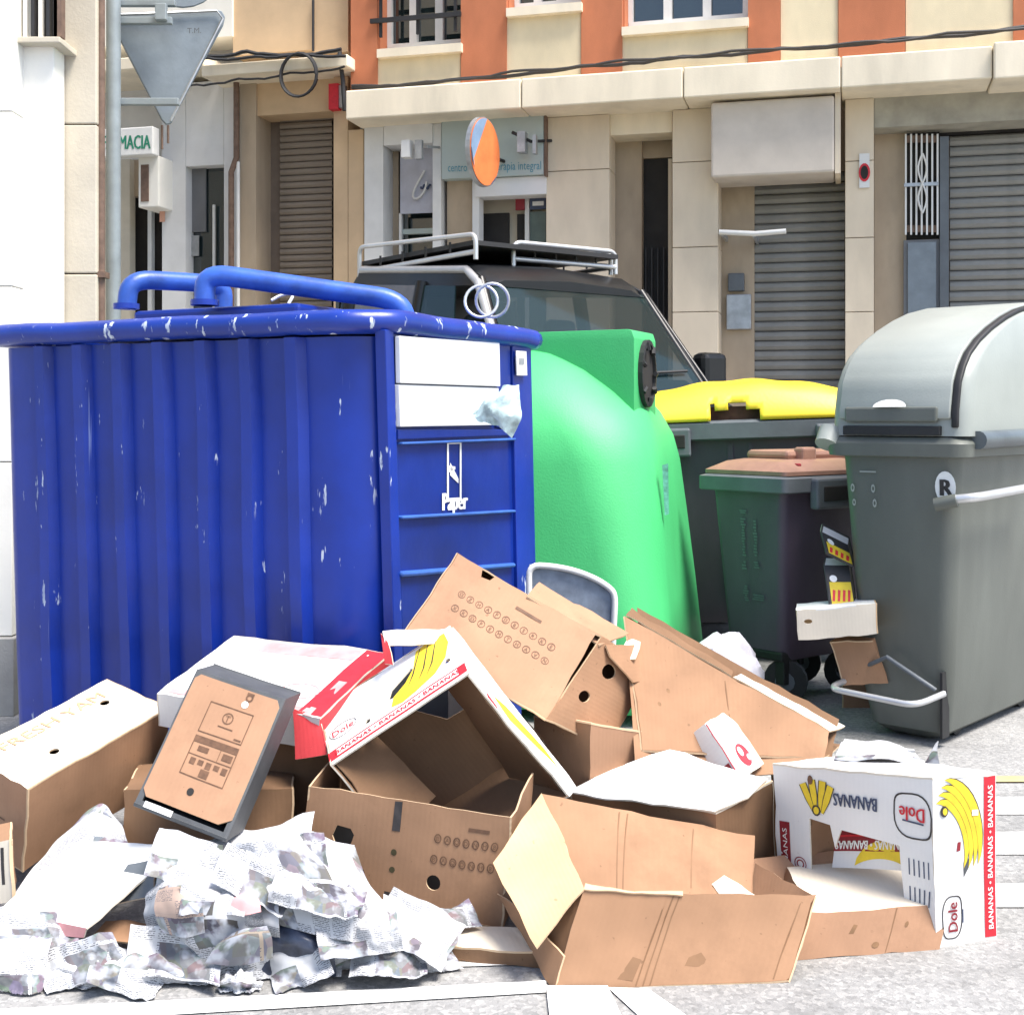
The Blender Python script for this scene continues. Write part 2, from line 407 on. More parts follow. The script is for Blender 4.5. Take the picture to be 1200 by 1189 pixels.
def shape(P, pts, u, v, ang=0, sc=1.0):
    return [P.local(x * sc, y * sc, u, v, ang) for x, y in pts]
def crescent(r, w, a0, a1, n=12):
    o = []
    for i in range(n + 1):
        t = i / n; a = R(a0 + (a1 - a0) * t); o.append((math.cos(a) * (r + w * math.sin(math.pi * t) ** .7), math.sin(a) * (r + w * math.sin(math.pi * t) ** .7)))
    for i in range(n - 1, 0, -1):
        t = i / n; a = R(a0 + (a1 - a0) * t); o.append((math.cos(a) * (r - w * .3 * math.sin(math.pi * t)), math.sin(a) * (r - w * .3 * math.sin(math.pi * t))))
    return o
def bananas(P, u, v, size, ang=0, flip=1, n=4):
    for k in range(n):
        r = size * (.55 + .12 * k); w = size * .10
        def tr(pl): return [((x - size * .6) * flip, y - size * .25 * 0 + k * size * .02) for x, y in pl]
        ink(P, [shape(P, tr(crescent(r, w * 1.22, -38 + k * 5, 62 - k * 3)), u, v, ang)], m_ink, 1 + k * .25)
        ink(P, [shape(P, tr(crescent(r, w, -34 + k * 5, 58 - k * 3)), u, v, ang)], m_yel, 1.12 + k * .25)
def flush_ink():
    for d in INK.values():
        o = mk(d['name'], d['v'], d['f'], d['mat'], getattr(d['P'], 'o', None) or d['P'].parent); o['kind'] = 'stuff'
    INK.clear()
class Carton:
    """parallelepiped carton from corner O and three neighbour corners; faces named by axis and side"""
    def __init__(s, name, label, cat, O, A, B, Cc, faces, mats, group=None, th=.005, amp=.006, base=None):
        O, A, B, Cc = map(Vector, (O, A, B, Cc)); s.O = O; s.a = A - O; s.b = B - O; s.c = Cc - O
        s.ctr = O + (s.a + s.b + s.c) / 2
        zs = [(O + s.a * i + s.b * j + s.c * k) for i in (0, 1) for j in (0, 1) for k in (0, 1)]
        low = min(zs, key=lambda p: p.z)
        s.e = thing(name, label, cat, (s.ctr.x, s.ctr.y, low.z), 0, group); s.P = {}
        for key, op in faces.items():
            op = dict(op or {}); m = op.pop('mats', mats); nm = op.pop('name', {'a': 'end_panel', 'b': 'side_panel', 'c': 'bottom_panel'}[key[0]])
            op.setdefault('th', th); op.setdefault('amp', amp); hs = op.pop('holes', [])
            P0 = Panel(None, s.quad(key), None, s.e, s.ctr)
            hs = [P0.hole(*h) if not isinstance(h, list) else [(x * P0.lu, y * P0.lv) for x, y in h] for h in hs]
            s.P[key] = Panel(nm, s.quad(key), m, s.e, s.ctr, holes=hs, **op)
    def pt(s, i, j, k): return s.O + s.a * i + s.b * j + s.c * k
    def quad(s, key):
        v = int(key[1])
        if key[0] == 'a': return [s.pt(v, 0, 0), s.pt(v, 1, 0), s.pt(v, 1, 1), s.pt(v, 0, 1)]
        if key[0] == 'b': return [s.pt(0, v, 0), s.pt(1, v, 0), s.pt(1, v, 1), s.pt(0, v, 1)]
        return [s.pt(0, 0, v), s.pt(1, 0, v), s.pt(1, 1, v), s.pt(0, 1, v)]
# ================================================================== SETTING
gr = structure(mk('road', [(-60, -20, 0), (60, -20, 0), (60, 80, 0), (-60, 80, 0)], [(0, 1, 2, 3)], m_asph))
def strip(name, pts, mat, z=.004):
    o = mk(name, [Vector((p.x, p.y, z)) for p in pts], [tuple(range(len(pts)))], mat)
    return structure(o)
# painted lines on the road
strip('painted_line', [G(-60, 1187), G(640, 1150), G(640, 1164), G(-60, 1206)], m_paint)
strip('painted_line', [G(640, 1158), G(712, 1158), G(745, 1230), G(648, 1230)], m_paint, .008)
strip('painted_line', [G(712, 1158), G(760, 1160), G(860, 1230), G(790, 1230)], m_paint)
strip('painted_line', [G(405, 1123), G(625, 1118), G(625, 1131), G(405, 1138)], m_paint)
for y0, y1 in ((935, 955), (976, 1002), (1037, 1064)):
    strip('crossing_stripe', [G(1105, y0), G(1700, y0 - 3), G(1700, y1), G(1105, y1)], m_paint)
strip('painted_line', [G(1085, 911), G(1700, 908), G(1700, 915), G(1085, 918)], plain('worn_yellow_paint', (.5, .38, .2), .8, grime=.4), .006)
# ---------------- facade across the street: local x along the wall, local -y towards the street
TH = math.atan(.263); OF = Vector((-1.495, 11.5, 0)); UV_ = Vector((math.cos(TH), -math.sin(TH), 0)); YV = Vector((math.sin(TH), math.cos(TH), 0))
def fac(px, py, off=0.0):
    d = Vector(((px - CX) / F, 1, -(py - HZ) / F)); o = Vector((0, 0, EH))
    t = (-off - (o - OF).dot(YV)) / d.dot(YV); p = o + d * t
    return (p - OF).dot(UV_), p.z
def fbox(name, x0, y0, x1, y1, off, depth, mat, parent, bev=0):
    u0, _ = fac(x0, 0, off); u1, _ = fac(x1, 0, off); xm = (x0 + x1) / 2
    z1 = 8.0 if y0 is None else fac(xm, y0, off)[1]; z0 = .12 if y1 is None else fac(xm, y1, off)[1]
    return box(name, u0, u1, -off, -off + depth, z0, z1, mat, parent, bev)
FG = 'buildings across the street'
fb = thing('apartment_building', 'terracotta and cream building with pale ledge over stone-clad shopfronts', 'building', OF, -TH, FG)
lb = thing('shop_building', 'ochre and white building with brown shutter, coiled cable and pharmacy sign', 'building', OF, -TH, FG)
# pavement in front
pv = box('pavement', -30, 30, -1.6, -.62 + .02, 0, .12, m_pave, None, .01); structure(pv); pv.location = OF; pv.rotation_euler = (0, 0, -TH)
pv2 = box('pavement', -30, 30, -.6, 4, 0, .12, m_pave, None); structure(pv2); pv2.location = OF; pv2.rotation_euler = (0, 0, -TH)
uL, _ = fac(407, 0); uR, _ = fac(1500, 0)
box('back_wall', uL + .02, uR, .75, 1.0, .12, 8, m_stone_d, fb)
# ledge: two lengths with a small step
def ledge(x0, x1, off, zc, h, mat):
    u0, _ = fac(x0, 0, off); u1, _ = fac(x1, 0, off)
    return box('ledge', u0, u1, -off, .4, zc, zc + h, mat, fb, .012)
zl = fac(405, 140, .38)[1]; zt = fac(410, 106, .38)[1]
xs = [405, 610, 800, 985, 1163]
for i in range(4): ledge(xs[i] + (1.0 if i else 0), xs[i + 1], .38, zl, zt - zl, m_ledge)
ledge(1165, 1500, .44, zl - .02, zt - zl + .03, m_ledge)
# upper wall: render panels
def up(x0, x1, mat, off=.12, y1=None, y0=None, depth=.5, name='render_panel'):
    u0, _ = fac(x0, 0, off); u1, _ = fac(x1, 0, off)
    z0 = zt - .02 if y1 is None else fac((x0 + x1) / 2, y1, off)[1]
    z1 = 8 if y0 is None else fac((x0 + x1) / 2, y0, off)[1]
    return box(name, u0, u1, -off, -off + depth, z0, z1, mat, fb)
for a, b in ((411, 442), (540, 593.5), (681, 729), (876.5, 914.5), (982.5, 1061), (1187.5, 1300)): up(a, b, m_render_o, .12)
up(915, 982, m_render_c, .10); up(1061.5, 1187, m_render_c, .10)
for a, b, ys in ((442.5, 539.5, 62), (594, 680.5, 14), (729.5, 876, 34)):
    up(a, b, m_render_c, .10, None, ys); up(a - 1, b + 1, m_ledge, .17, ys + 2, ys - 8, .6, 'window_sill')
    u0, _ = fac(a, 0, .1); u1, _ = fac(b, 0, .1); zs = fac((a + b) / 2, ys - 8, .12)[1]
    box('render_panel', u0, u1, -.10, .4, zs + 1.35, 8, m_render_c, fb)
    wn = box('window', u0 + .02, u1 - .02, .16, .2, zs, zs + 1.35, m_glass, fb)
    box('reveal', u0, u0 + .015, -.08, .3, zs, zs + 1.35, m_render_o, fb)
    k = 3; w = (u1 - u0 - .04)
    for i in range(k + 1):
        xx = u0 + .02 + w * i / k; box('frame_bar', xx - .035, xx + .035, .10, .155, zs, zs + 1.35, m_whitepl, wn)
    box('frame_bar', u0 + .02, u1 - .02, .095, .15, zs, zs + .1, m_whitepl, wn); box('frame_bar', u0 + .02, u1 - .02, .095, .15, zs + .62, zs + .68, m_whitepl, wn)
    if a < 500:
        g = box('window_grille', u0 - .05, u1 + .02, -.16, -.135, zs + .22, zs + .26, m_cable, fb)
        box('grille_bar', u0 - .05, u1 + .02, -.16, -.135, zs + .48, zs + .52, m_cable, g); box('grille_bar', u0 - .05, u1 + .02, -.16, -.135, zs + .8, zs + .84, m_cable, g)
        for q in (.05, .5, .95): box('grille_bar', u0 + (u1 - u0) * q - .012, u0 + (u1 - u0) * q + .012, -.135, -.11, zs + .1, zs + 1.2, m_cable, g)
# cables along the ledge top
def fpt(px, py, off): u, z = fac(px, py, off); return Vector((u, -off, z))
def cable(name, pp, off, r, parent, mat=None):
    pts = []
    for i in range(len(pp) - 1):
        a = fpt(*pp[i], off); b = fpt(*pp[i + 1], off)
        for k in range(8):
            t = k / 8; p = a.lerp(b, t); p.z += -.02 * math.sin(math.pi * t) + random.uniform(-.006, .006); pts.append(p)
    pts.append(fpt(*pp[-1], off)); return tube(name, pts, r, mat or m_cable, parent, 6, False)
cable('cable', [(412, 103), (540, 92), (680, 78), (800, 66), (915, 57), (1060, 45), (1200, 32), (1400, 15)], .2, .016, fb)
cable('cable', [(412, 100), (500, 96), (600, 84), (730, 70), (876, 58), (1000, 50), (1110, 39), (1400, 12)], .23, .012, fb)
# ground floor: stone slabs, built as slabs with joints
def slabs(x0, x1, off, ys, mat, depth=.3, side=None, y0=100):
    yy = [y0] + list(ys) + [None]
    for i in range(len(yy) - 1):
        a, b = yy[i], yy[i + 1]
        u0, _ = fac(x0, 0, off); u1, _ = fac(x1, 0, off); xm = (x0 + x1) / 2
        z1 = min(zl - .003, fac(xm, a, off)[1]) if i else zl - .003
        z0 = .12 if b is None else fac(xm, b, off)[1] + .006
        box('stone_slab', u0, u1, -off, -off + depth, z0, z1, mat, fb, .004)
slabs(640, 714, 0, [200, 300], m_stone, .3); slabs(788, 841.5, 0, [190, 290, 366], m_stone, .3)
slabs(990.5, 1024, 0, [189, 279, 366], m_stone, .3); slabs(408, 426, 0, [], m_ochre, .3)
# reveals behind the pilasters (side faces seen at an angle)
def wallback(x0, x1, off, y0, y1, mat, name='reveal_panel', depth=.12): return fbox(name, x0, y0, x1, y1, off, depth, mat, fb)
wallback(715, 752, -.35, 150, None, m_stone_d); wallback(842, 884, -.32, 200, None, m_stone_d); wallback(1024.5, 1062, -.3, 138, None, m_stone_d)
fbox('lintel', 714.5, 128, 787.5, 157, -.06, .3, m_ledge, fb); fbox('lintel', 1024.5, 94, 1420, 139, -.03, .5, plain('grey_concrete', (.36, .34, .28), .85, grime=.2), fb)
# dark street door with bars
dd = fbox('street_door', 752, 186, 787, None, -.45, .05, m_dark, fb)
fbox('door_transom', 752, 158, 787, 185, -.42, .08, m_stone_d, fb)
for i in range(5): fbox('door_bar', 756 + i * 7, 290, 757.6 + i * 7, None, -.40, .03, m_cable, dd)
fbox('door_post', 783, 186, 787.3, None, -.36, .06, m_stone, dd)
# roller shutters: each slat its own part
def shutter(x0, x1, ytop, off, mat, pitch, parent, ybot=None):
    u0, _ = fac(x0, 0, off); u1, _ = fac(x1, 0, off); zt_ = fac((x0 + x1) / 2, ytop, off)[1]
    s = box('roller_shutter', u0, u1, -off + .02, -off + .05, .12, zt_, m_dark, parent)
    h = pitch; base = None; z = zt_ - h; k = 0
    prof = [(0, 0), (-.012, h * .12), (-.022, h * .42), (-.016, h * .78), (0, h * .94)]
    while z > .12:
        if base is None:
            vs = []; fs = []
            for x in (u0, u1):
                for (a, b) in prof: vs.append((x, -off + a + .018, b))
            n = len(prof)
            for i in range(n - 1): fs.append((i, n + i, n + i + 1, i + 1))
            base = mk('slat', vs, fs, mat, s, False); base.location = (0, 0, z)
        else:
            o = base.copy(); C.objects.link(o); o.parent = s; o.location = (random.uniform(-.002, .002), random.uniform(-.003, .003), z)
        z -= h
    return s
shutter(881, 990, 203, -.34, m_shut, .083, fb); sh = shutter(1113, 1420, 151, -.34, m_shut, .085, fb)
fbox('shutter_box', 1064, 139.5, 1420, 152, -.36, .2, m_dark, fb)
# fabric-covered sign box
cv = fbox('canvas_sign', 833, 116, 978, 205, .25, .5, m_canvas, fb, .02); fbox('sign_side', 978.5, 109, 985, 203, .24, .48, m_stone, fb)
for i, (a, b) in enumerate(((.15, .12), (.45, .3), (.7, .2))):
    pass
# light tube, meter boxes, no-parking plate
tube('light_tube', [fpt(843, 272, .12), fpt(885, 274, .14), fpt(921, 271, .16)], .022, m_whitepl, fb, 8, False)
fbox('tube_bracket', 845, 270, 848, 276, .11, .4, m_metal, fb); fbox('tube_bracket', 882, 271, 885, 278, .13, .45, m_metal, fb)
mb = fbox('meter_box', 853, 320, 872, 341, -.26, .06, m_binrim, fb, .008); mb2 = fbox('meter_box', 851, 345, 880, 386, -.26, .06, m_metal, fb, .008)
npl = fbox('no_parking_plate', 1007, 180, 1019, 220, .02, .015, m_whitepl, fb)
u, z = fac(1013, 202, .03); mk('red_oval', [(u + .045 * math.cos(a * .4488), -.024, z + .075 * math.sin(a * .4488)) for a in range(14)], [tuple(range(14))], m_red, npl, False)
mk('dark_oval', [(u + .03 * math.cos(a * .4488), -.027, z + .055 * math.sin(a * .4488)) for a in range(14)], [tuple(range(14))], m_dark, npl, False)
# grey door with concertina grille
gd = fbox('grey_door', 1059, 281, 1101, None, -.24, .06, m_door, fb); fbox('door_panel', 1064, 284, 1097, None, -.21, .03, m_signback, gd)
fbox('door_post', 1101.5, 160, 1112, None, -.2, .1, m_binrim, fb); fbox('door_backing', 1059, 150, 1101, 280, -.31, .04, m_dark, fb)
gl = fbox('concertina_grille', 1059.5, 214, 1100, 218, -.18, .02, m_metal, fb)
for i in range(7): fbox('grille_bar', 1060.5 + i * 6.2, 157, 1062.6 + i * 6.2, 275, -.2, .02, m_whitepl, gl)
for i in range(6):
    for y in (163, 268): fbox('grille_bracket', 1062 + i * 6.2, y - 4, 1067 + i * 6.2, y + 4, -.215, .015, m_rust, gl)
for s in (-1, 1): tube('grille_scroll', [fpt(1081 + s * 5 * math.sin(k * .45), 180 + k * 5, -.16) for k in range(15)], .008, m_whitepl, gl, 5, False)
# white shopfront with banner
fbox('white_pilaster', 427, 149, 449, None, .03, .3, m_whitepl, fb); fbox('white_pilaster', 507, 145, 517, None, .03, .2, m_whitepl, fb)
fbox('white_fascia', 449.5, 146, 506.5, 169, .05, .3, m_whitepl, fb); fbox('shop_glass', 450, 170, 507, None, -.3, .05, m_glass, fb)
fbox('reveal_panel', 450, 172, 467, None, -.22, .06, m_stone_d, fb)
bn = fbox('window_banner', 469, 172, 507, 250, -.15, .02, plain('lilac_banner', (.48, .49, .56), .7, var=.1, scale=10), fb)
fbox('shop_mullion', 467.5, 250, 470.5, None, -.15, .05, m_whitepl, fb); fbox('shop_shelf', 470.5, 268, 507, 274, -.18, .06, m_teal, fb)
tube('banner_swirl', [fpt(492 + 8 * math.cos(a * .5), 213 + 20 * math.sin(a * .35), -.12) for a in range(12)], .012, m_whitepl, bn, 5, False)
tube('banner_swirl', [fpt(493 + a, 219 + 2.5 * math.sin(a), -.12) for a in range(13)], .010, m_blueink, bn, 5, False)
sp = tube('spotlight_arm', [fpt(515, 173, .05), fpt(500, 172, .25)], .012, m_metal, fb, 6, False); fbox('spotlight_head', 470, 164, 480, 184, .3, .1, m_whitepl, sp); fbox('spotlight_head', 486, 164, 494, 186, .28, .05, m_metal, sp)
# teal therapy-centre sign, doorway below
ts = fbox('shop_sign', 517.5, 138, 637, 207, .07, .2, m_teal, fb); fbox('sign_edge', 637.5, 134, 640, 206, .075, .2, m_rust, fb)
Ps = Panel(None, [wm(fb) @ fpt(*p, .07) for p in ((518, 207), (638, 205), (638, 137), (518, 141))], None, ts); Ps.amp = 0
write(Ps, 'centro de', .20, .16, .075, m_tealink, 0, .26); write(Ps, 'terapia integral', .74, .17, .075, m_tealink, 0, .42)
fbox('white_fascia', 557, 208, 640, 229, .02, .2, m_wwall, fb); fbox('stone_slab', 524, 211, 553, None, -.05, .2, m_stone_d, fb); fbox('white_post', 553.5, 208, 561, None, 0, .15, m_wwall, fb)
fbox('doorway_back', 561.5, 230, 639.5, None, -.3, .05, m_beige, fb); dr = fbox('shop_door', 566, 250, 596, None, -.25, .04, m_dark, fb)
fbox('door_gap', 606, 251, 614, None, -.25, .04, m_dark, fb); fbox('white_post', 615, 231, 620, None, -.2, .1, m_whitepl, fb)
fbox('shop_glass', 621, 248, 639.5, None, -.22, .05, plain('green_glass', (.11, .16, .15), .2, bump=0), fb); fbox('red_plate', 604, 231, 614.5, 246, -.18, .03, m_dred, fb)
pl = fbox('blue_plate', 621, 231, 639.5, 245, -.18, .03, m_blueink, fb); fbox('plate_print', 624, 236, 637, 241, -.175, .004, m_wink, pl)
# oval projecting sign with orange and blue print
ov = fac(568, 178, .5); od = thing('hanging_oval_sign', 'orange and blue oval sign projecting in front of the teal shop sign', 'sign', wm(fb) @ Vector((ov[0], -.5, ov[1] - .3)), -TH + R(73))
def disc(name, sx, sz, mat, y, a0=0, a1=360, th=.04, n=30, zo=.3):
    pts = [(sx * math.cos(R(a0 + (a1 - a0) * i / n)), sz * math.sin(R(a0 + (a1 - a0) * i / n)) + zo) for i in range(n + (0 if a1 - a0 == 360 else 1))]
    m = len(pts); vs = [(x, y, z) for x, z in pts] + [(x, y + th, z) for x, z in pts]
    fs = [tuple(range(m)), tuple(range(2 * m - 1, m - 1, -1))] + [(i, m + i, m + (i + 1) % m, (i + 1) % m) for i in range(m)]
    return mk(name, vs, fs, mat, od, False)
m_orange = plain('orange_sign_print', (.75, .2, .06), .5, bump=0); m_skyb = plain('blue_sign_print', (.2, .3, .45), .5, bump=0)
disc('sign_rim', .235, .29, m_metal, 0); disc('sign_face', .225, .28, m_orange, -.006, th=.004); disc('blue_segment', .218, .275, m_skyb, -.012, 85, 205, .004); disc('white_streak', .2, .26, m_wink, -.014, 196, 212, .003); disc('dark_segment', .218, .275, m_blueink, -.016, 180, 215, .004); disc('dark_segment', .218, .275, m_blueink, -.016, 290, 320, .004)
_q = wm(od).inverted() @ (wm(fb) @ Vector((ov[0] + .05, -.07, ov[1] + .0)))
tube('sign_bracket', [(0, .04, .3), _q], .015, m_cable, od, 6, False)
l1 = tube('lamp_arm', [fpt(646, 165, 0), fpt(622, 166, .2), fpt(600, 155, .22)], .014, m_cable, fb, 6, False)
fbox('lamp_head', 606, 154, 615, 178, .28, .1, m_metal, l1); fbox('lamp_head', 624, 158, 628, 180, .26, .06, m_metal, l1)
# ---------------- the building to the left along the same street
def lfbox(name, x0, y0, x1, y1, off, depth, mat, bev=0): return fbox(name, x0, y0, x1, y1, off, depth, mat, lb, bev)
box('back_wall', fac(0, 0)[0] - 3, uL, .6, .9, .12, 8, m_wwall, lb)
lfbox('render_panel', 273, None, 366, 62, .0, .4, m_ochre); lfbox('render_panel', 367.5, None, 408, 62, -.02, .4, m_ochre); lfbox('render_panel', -200, None, 272, 62, .03, .4, m_cream_near)
lfbox('ledge', 236, 70, 407, 84, .3, .7, m_ledge, .01); lfbox('ledge', -200, 78, 235.5, 92, .28, .7, m_ledge, .01)
lfbox('shop_lintel', 300, 86, 392, 133, -.05, .4, m_ochre); lfbox('white_shop_wall', 190, 96, 217.5, None, -.1, .4, m_wwall); lfbox('white_shop_wall', 218, 96, 262, 194, -.1, .4, m_wwall); lfbox('white_shop_wall', 262.5, 96, 280, None, -.1, .4, m_wwall)
lfbox('pillar', 281, 92, 300, None, -.02, .35, m_stone_d); lfbox('pillar', 391, 90, 407.5, None, 0, .3, m_ochre); lfbox('reveal_panel', 300.5, 134, 329, None, -.33, .1, plain('dark_tan_stone', (.16, .125, .1), .8, grime=.3))
shutter(328, 389, 134, -.3, m_shut2, .062, lb)
sd_ = lfbox('shop_window', 218.5, 195, 262, None, -.25, .05, m_glass); lfbox('window_pane', 219, 196, 241, 272, -.22, .02, m_door); lfbox('door_bar', 249, 240, 251.5, None, -.2, .02, m_whitepl); lfbox('window_sticker', 224, 276, 233, 300, -.21, .01, m_metal)
tube('drain_pipe', [fpt(277, 95, .04), fpt(277, 185, .04), fpt(271, 202, .04), fpt(271, 330, .04), fpt(271, 500, .04)], .028, m_rust, lb, 8, False)
tube('drain_pipe', [fpt(279, 190, .03), fpt(279, 500, .03)], .018, m_whitepl, lb, 8, False)
cable('cable', [(236, 66), (290, 60), (340, 64), (400, 58)], .33, .018, lb); cable('cable', [(236, 68), (300, 66), (350, 62), (405, 66)], .35, .014, lb); cable('cable', [(214, 100), (280, 93), (340, 86), (404, 78)], .33, .010, lb); cable('cable', [(367, 0), (367, 60)], .03, .012, lb); cable('cable', [(398, 60), (402, 95), (404, 130)], .2, .02, lb)
ct = fpt(350, 89, .36); cc = tag(tube('coiled_cable', [wm(lb) @ (ct + Vector((.17 * math.cos(a * .2618), -.02 + .0006 * a, .19 * math.sin(a * .2618) + .00025 * a))) for a in range(72)], .011, m_cable, None, 6), 'black cable coiled in a ring under the ledge above the brown shutter', 'cable')
lfbox('red_alarm_box', 385, 98, 396, 128, .08, .1, m_red); lfbox('alarm_side', 396.5, 100, 404, 126, .06, .1, m_metal)
# pharmacy sign, air conditioner and entrance at the far end
lfbox('entrance', 100, 232, 189, None, -.28, .05, m_dark); lfbox('white_post', 173, 246, 177.5, None, -.2, .06, m_whitepl); lfbox('wall_panel', 100, 188, 189.5, 231, -.2, .1, m_stone_d); lfbox('wall_panel', 100, 188, 152, None, -.12, .1, m_beige)
fs_ = lfbox('pharmacy_sign', 112, 150, 179, 183, .25, .12, m_whitepl, .01)
Pf = Panel(None, [wm(lb) @ fpt(*p, .25) for p in ((112, 183), (179, 182), (179, 150), (112, 151))], None, fs_); Pf.amp = 0
write(Pf, 'FARMACIA', .53, .5, .13, m_grn_ink, 0, .5, bold=1)
ac = lfbox('air_conditioner', 162, 183, 186, 243, .15, .35, m_cream_near, .01); lfbox('fan_grille', 165, 193, 174, 236, .158, .02, m_rust)
lfbox('poster', 187, 220, 193, 238, -.09, .005, plain('lilac_poster', (.45, .42, .6), .7)); lfbox('poster', 187, 242, 193, 260, -.09, .005, plain('salmon_poster', (.65, .35, .25), .7))
# ---------------- near building on the left
nb = thing('corner_building', 'sunlit cream stone corner building behind the blue container', 'building', (-2.6, 5.9, 0))
def nbox(name, x0, x1, y0, y1, Y, dp, mat, bev=.004):
    a = W(x0, 0, Y).x; b = W(x1, 0, Y).x; z1 = 8 if y0 is None else W(0, y0, Y).z; z0 = 0 if y1 is None else W(0, y1, Y).z
    return box(name, a, b, Y, Y + dp, z0, z1, mat, nb, bev, True)
yy = [None, 130, 335, 541, 745]
for i in range(4): nbox('stone_slab', -400, 14, yy[i] + 1 if yy[i] else None, yy[i + 1], 5.62, .3, m_cream_near)
nbox('plinth', -400, 16, 748, None, 5.58, .35, m_pave)
nbox('stone_slab', 14.5, 63, 44, None, 5.75, .14, m_cream_near)
nbox('window_recess', 0, 63, None, 43, 5.84, .05, m_dark); nbox('window_sill', 10, 70, 43, 50, 5.68, .5, m_beige)
for i in range(6): nbox('window_bar', 18 + i * 9, 22 + i * 9, None, 43, 5.72, .03, m_cream_near if i % 2 else m_cable, 0)
nbox('window_post', 63, 72, None, 43, 5.72, .05, m_rust, 0)
yy = [None, 145, 320, 480]
for i in range(3): nbox('stone_slab', 63.5, 113, yy[i] + 1.5 if yy[i] else None, yy[i + 1], 5.9, .1, m_beige, .006)
nbox('stone_slab', 63.5, 113, 481.5, None, 5.9, .1, m_beige, .006)
_c = [(-8, 6.01), (W(100, 0, 6.01).x, 6.01), (W(70, 0, 9).x, 9), (-8, 9)]; loft('core', [[Vector((x, y, z)) for x, y in _c] for z in (0, 8)], m_beige, nb, True)
tube('drain_pipe', [W(118, -500, 5.95), W(118, 150, 5.95), W(118, 330, 5.95), (W(118, 0, 5.95).x, 5.95, 0)], .02, m_rust, nb, 8)
box('pipe_clip', W(112, 0, 5.92).x, W(123, 0, 5.92).x, 5.92, 5.99, W(0, 325, 5.92).z, W(0, 318, 5.92).z, m_rust, nb, 0, True)
# ---------------- sign post seen from behind
X0 = W(133, 0, 7.2).x
sp_ = thing('sign_post', 'grey road sign post with the back of a triangular sign beside the corner building', 'signpost', (X0, 7.2, 0))
tube('pole', [(X0, 7.2, 0), (X0, 7.2, 3.9)], .04, m_pole, sp_, 14)
def signplate(name, poly, Y, th, mat):
    P = [W(x, y, Y + (x - 133) * .0012) for x, y in poly]; n = len(P)
    vs = P + [p + Vector((-.01, th, 0)) for p in P]
    o = mk(name, vs, [tuple(range(n)), tuple(range(2 * n - 1, n - 1, -1))] + [(i, n + i, n + (i + 1) % n, (i + 1) % n) for i in range(n)], mat, sp_)
    bevel_obj(o, .004, 1); return o
tri = [(129, 16), (252, 11), (260, 13), (264, 20), (262, 30), (206, 134), (201, 145), (195, 146), (190, 141), (130, 26)]
sg = signplate('triangular_sign', tri, 7.32, .02, m_signback)
tube('sign_flange', [W(x, y, 7.3 + (x - 133) * .0012) for x, y in ((131, 18), (254, 13), (261, 22), (200, 142))], .008, m_metal, sg, 6)
for y, x1 in ((24, 201), (119, 209)):
    box('bracket', W(126, 0, 7.24).x, W(x1, 0, 7.24).x, 7.235, 7.275, W(0, y + 4, 7.24).z, W(0, y - 4, 7.24).z, m_pole, sp_, .004, True)
box('clamp', W(183, 0, 7.22).x, W(196, 0, 7.22).x, 7.19, 7.232, W(0, 25, 7.22).z, W(0, 6, 7.22).z, m_pole, sp_, .004, True)
for x in (190, 197): tube('bolt', [W(x, 147, 7.3), W(x, 175 - (x - 190), 7.3)], .007, m_rust, sp_, 6)
rd = [(215 + 48 * math.cos(a * .2618), -38 + 47 * math.sin(a * .2618)) for a in range(24)]
signplate('round_sign', rd, 7.32, .02, m_signback)
box('bracket', W(126, 0, 7.24).x, W(205, 0, 7.24).x, 7.235, 7.275, W(0, 7, 7.24).z, W(0, 0, 7.24).z, m_pole, sp_, .004, True)
Pt = Panel(None, [W(*p, 7.30 + (p[0] - 133) * .0012) for p in ((215, 42), (240, 41), (240, 30), (215, 31))], None, sg); Pt.amp = 0
write(Pt, 'T.M.', .5, .5, .032, m_dkgrey, 0)
# ================================================================== VAN
vn = Vector((-.23, 8.0, 0)); va = math.atan2(.6, .8)
van = thing('parked_van', 'black van with chrome roof rack parked behind the blue and green containers', 'van', vn, va)
# local x across the front (0 = near side), local y backwards, roof height 2.28
def vsec(y, x0, x1, zb, zm, zt_, ins, zr):   # ring: sill, belt, roof
    return [Vector(p) for p in ((x0 + .05, y, zb), (x0, y, zb + .2), (x0, y, zm), (x0 + ins, y, zt_), (x0 + ins + .12, y, zr), ((x0 + x1) / 2, y, zr + .03), (x1 - ins - .12, y, zr), (x1 - ins, y, zt_), (x1, y, zm), (x1, y, zb + .2), (x1 - .05, y, zb))]
def vlow(y, x0, x1, zb, zm): return [Vector(p) for p in ((x0 + .05, y, zb), (x0, y, zb + .2), (x0, y, zm - .05), (x0 + .03, y, zm), (x1 - .03, y, zm), (x1, y, zm - .05), (x1, y, zb + .2), (x1 - .05, y, zb))]
rg = [vlow(-1.35, .0, 1.34, .35, 1.0), vlow(-1.2, -.13, 1.47, .3, 1.2), vlow(-.62, -.18, 1.52, .3, 1.45), vlow(-.3, -.18, 1.52, .3, 1.43), vlow(1.5, -.18, 1.52, .3, 1.42), vlow(1.62, -.14, 1.48, .35, 1.42)]
autosmooth(loft('body', rg, m_van, van), 28)
def vroof(y, z0, z1, i): return [Vector(p) for p in ((-.01 + i, y, z0), (.02 + i, y, z1 - .04), (.12 + i, y, z1), (.67, y, z1 + .025), (1.22 - i, y, z1), (1.32 - i, y, z1 - .04), (1.35 - i, y, z0))]
autosmooth(loft('roof', [vroof(-.12, 2.12, 2.16, .02), vroof(.0, 2.13, 2.25, 0), vroof(.3, 2.15, 2.31, 0), vroof(1.45, 2.24, 2.40, .0), vroof(1.6, 2.2, 2.33, .03)], m_van, van), 28)
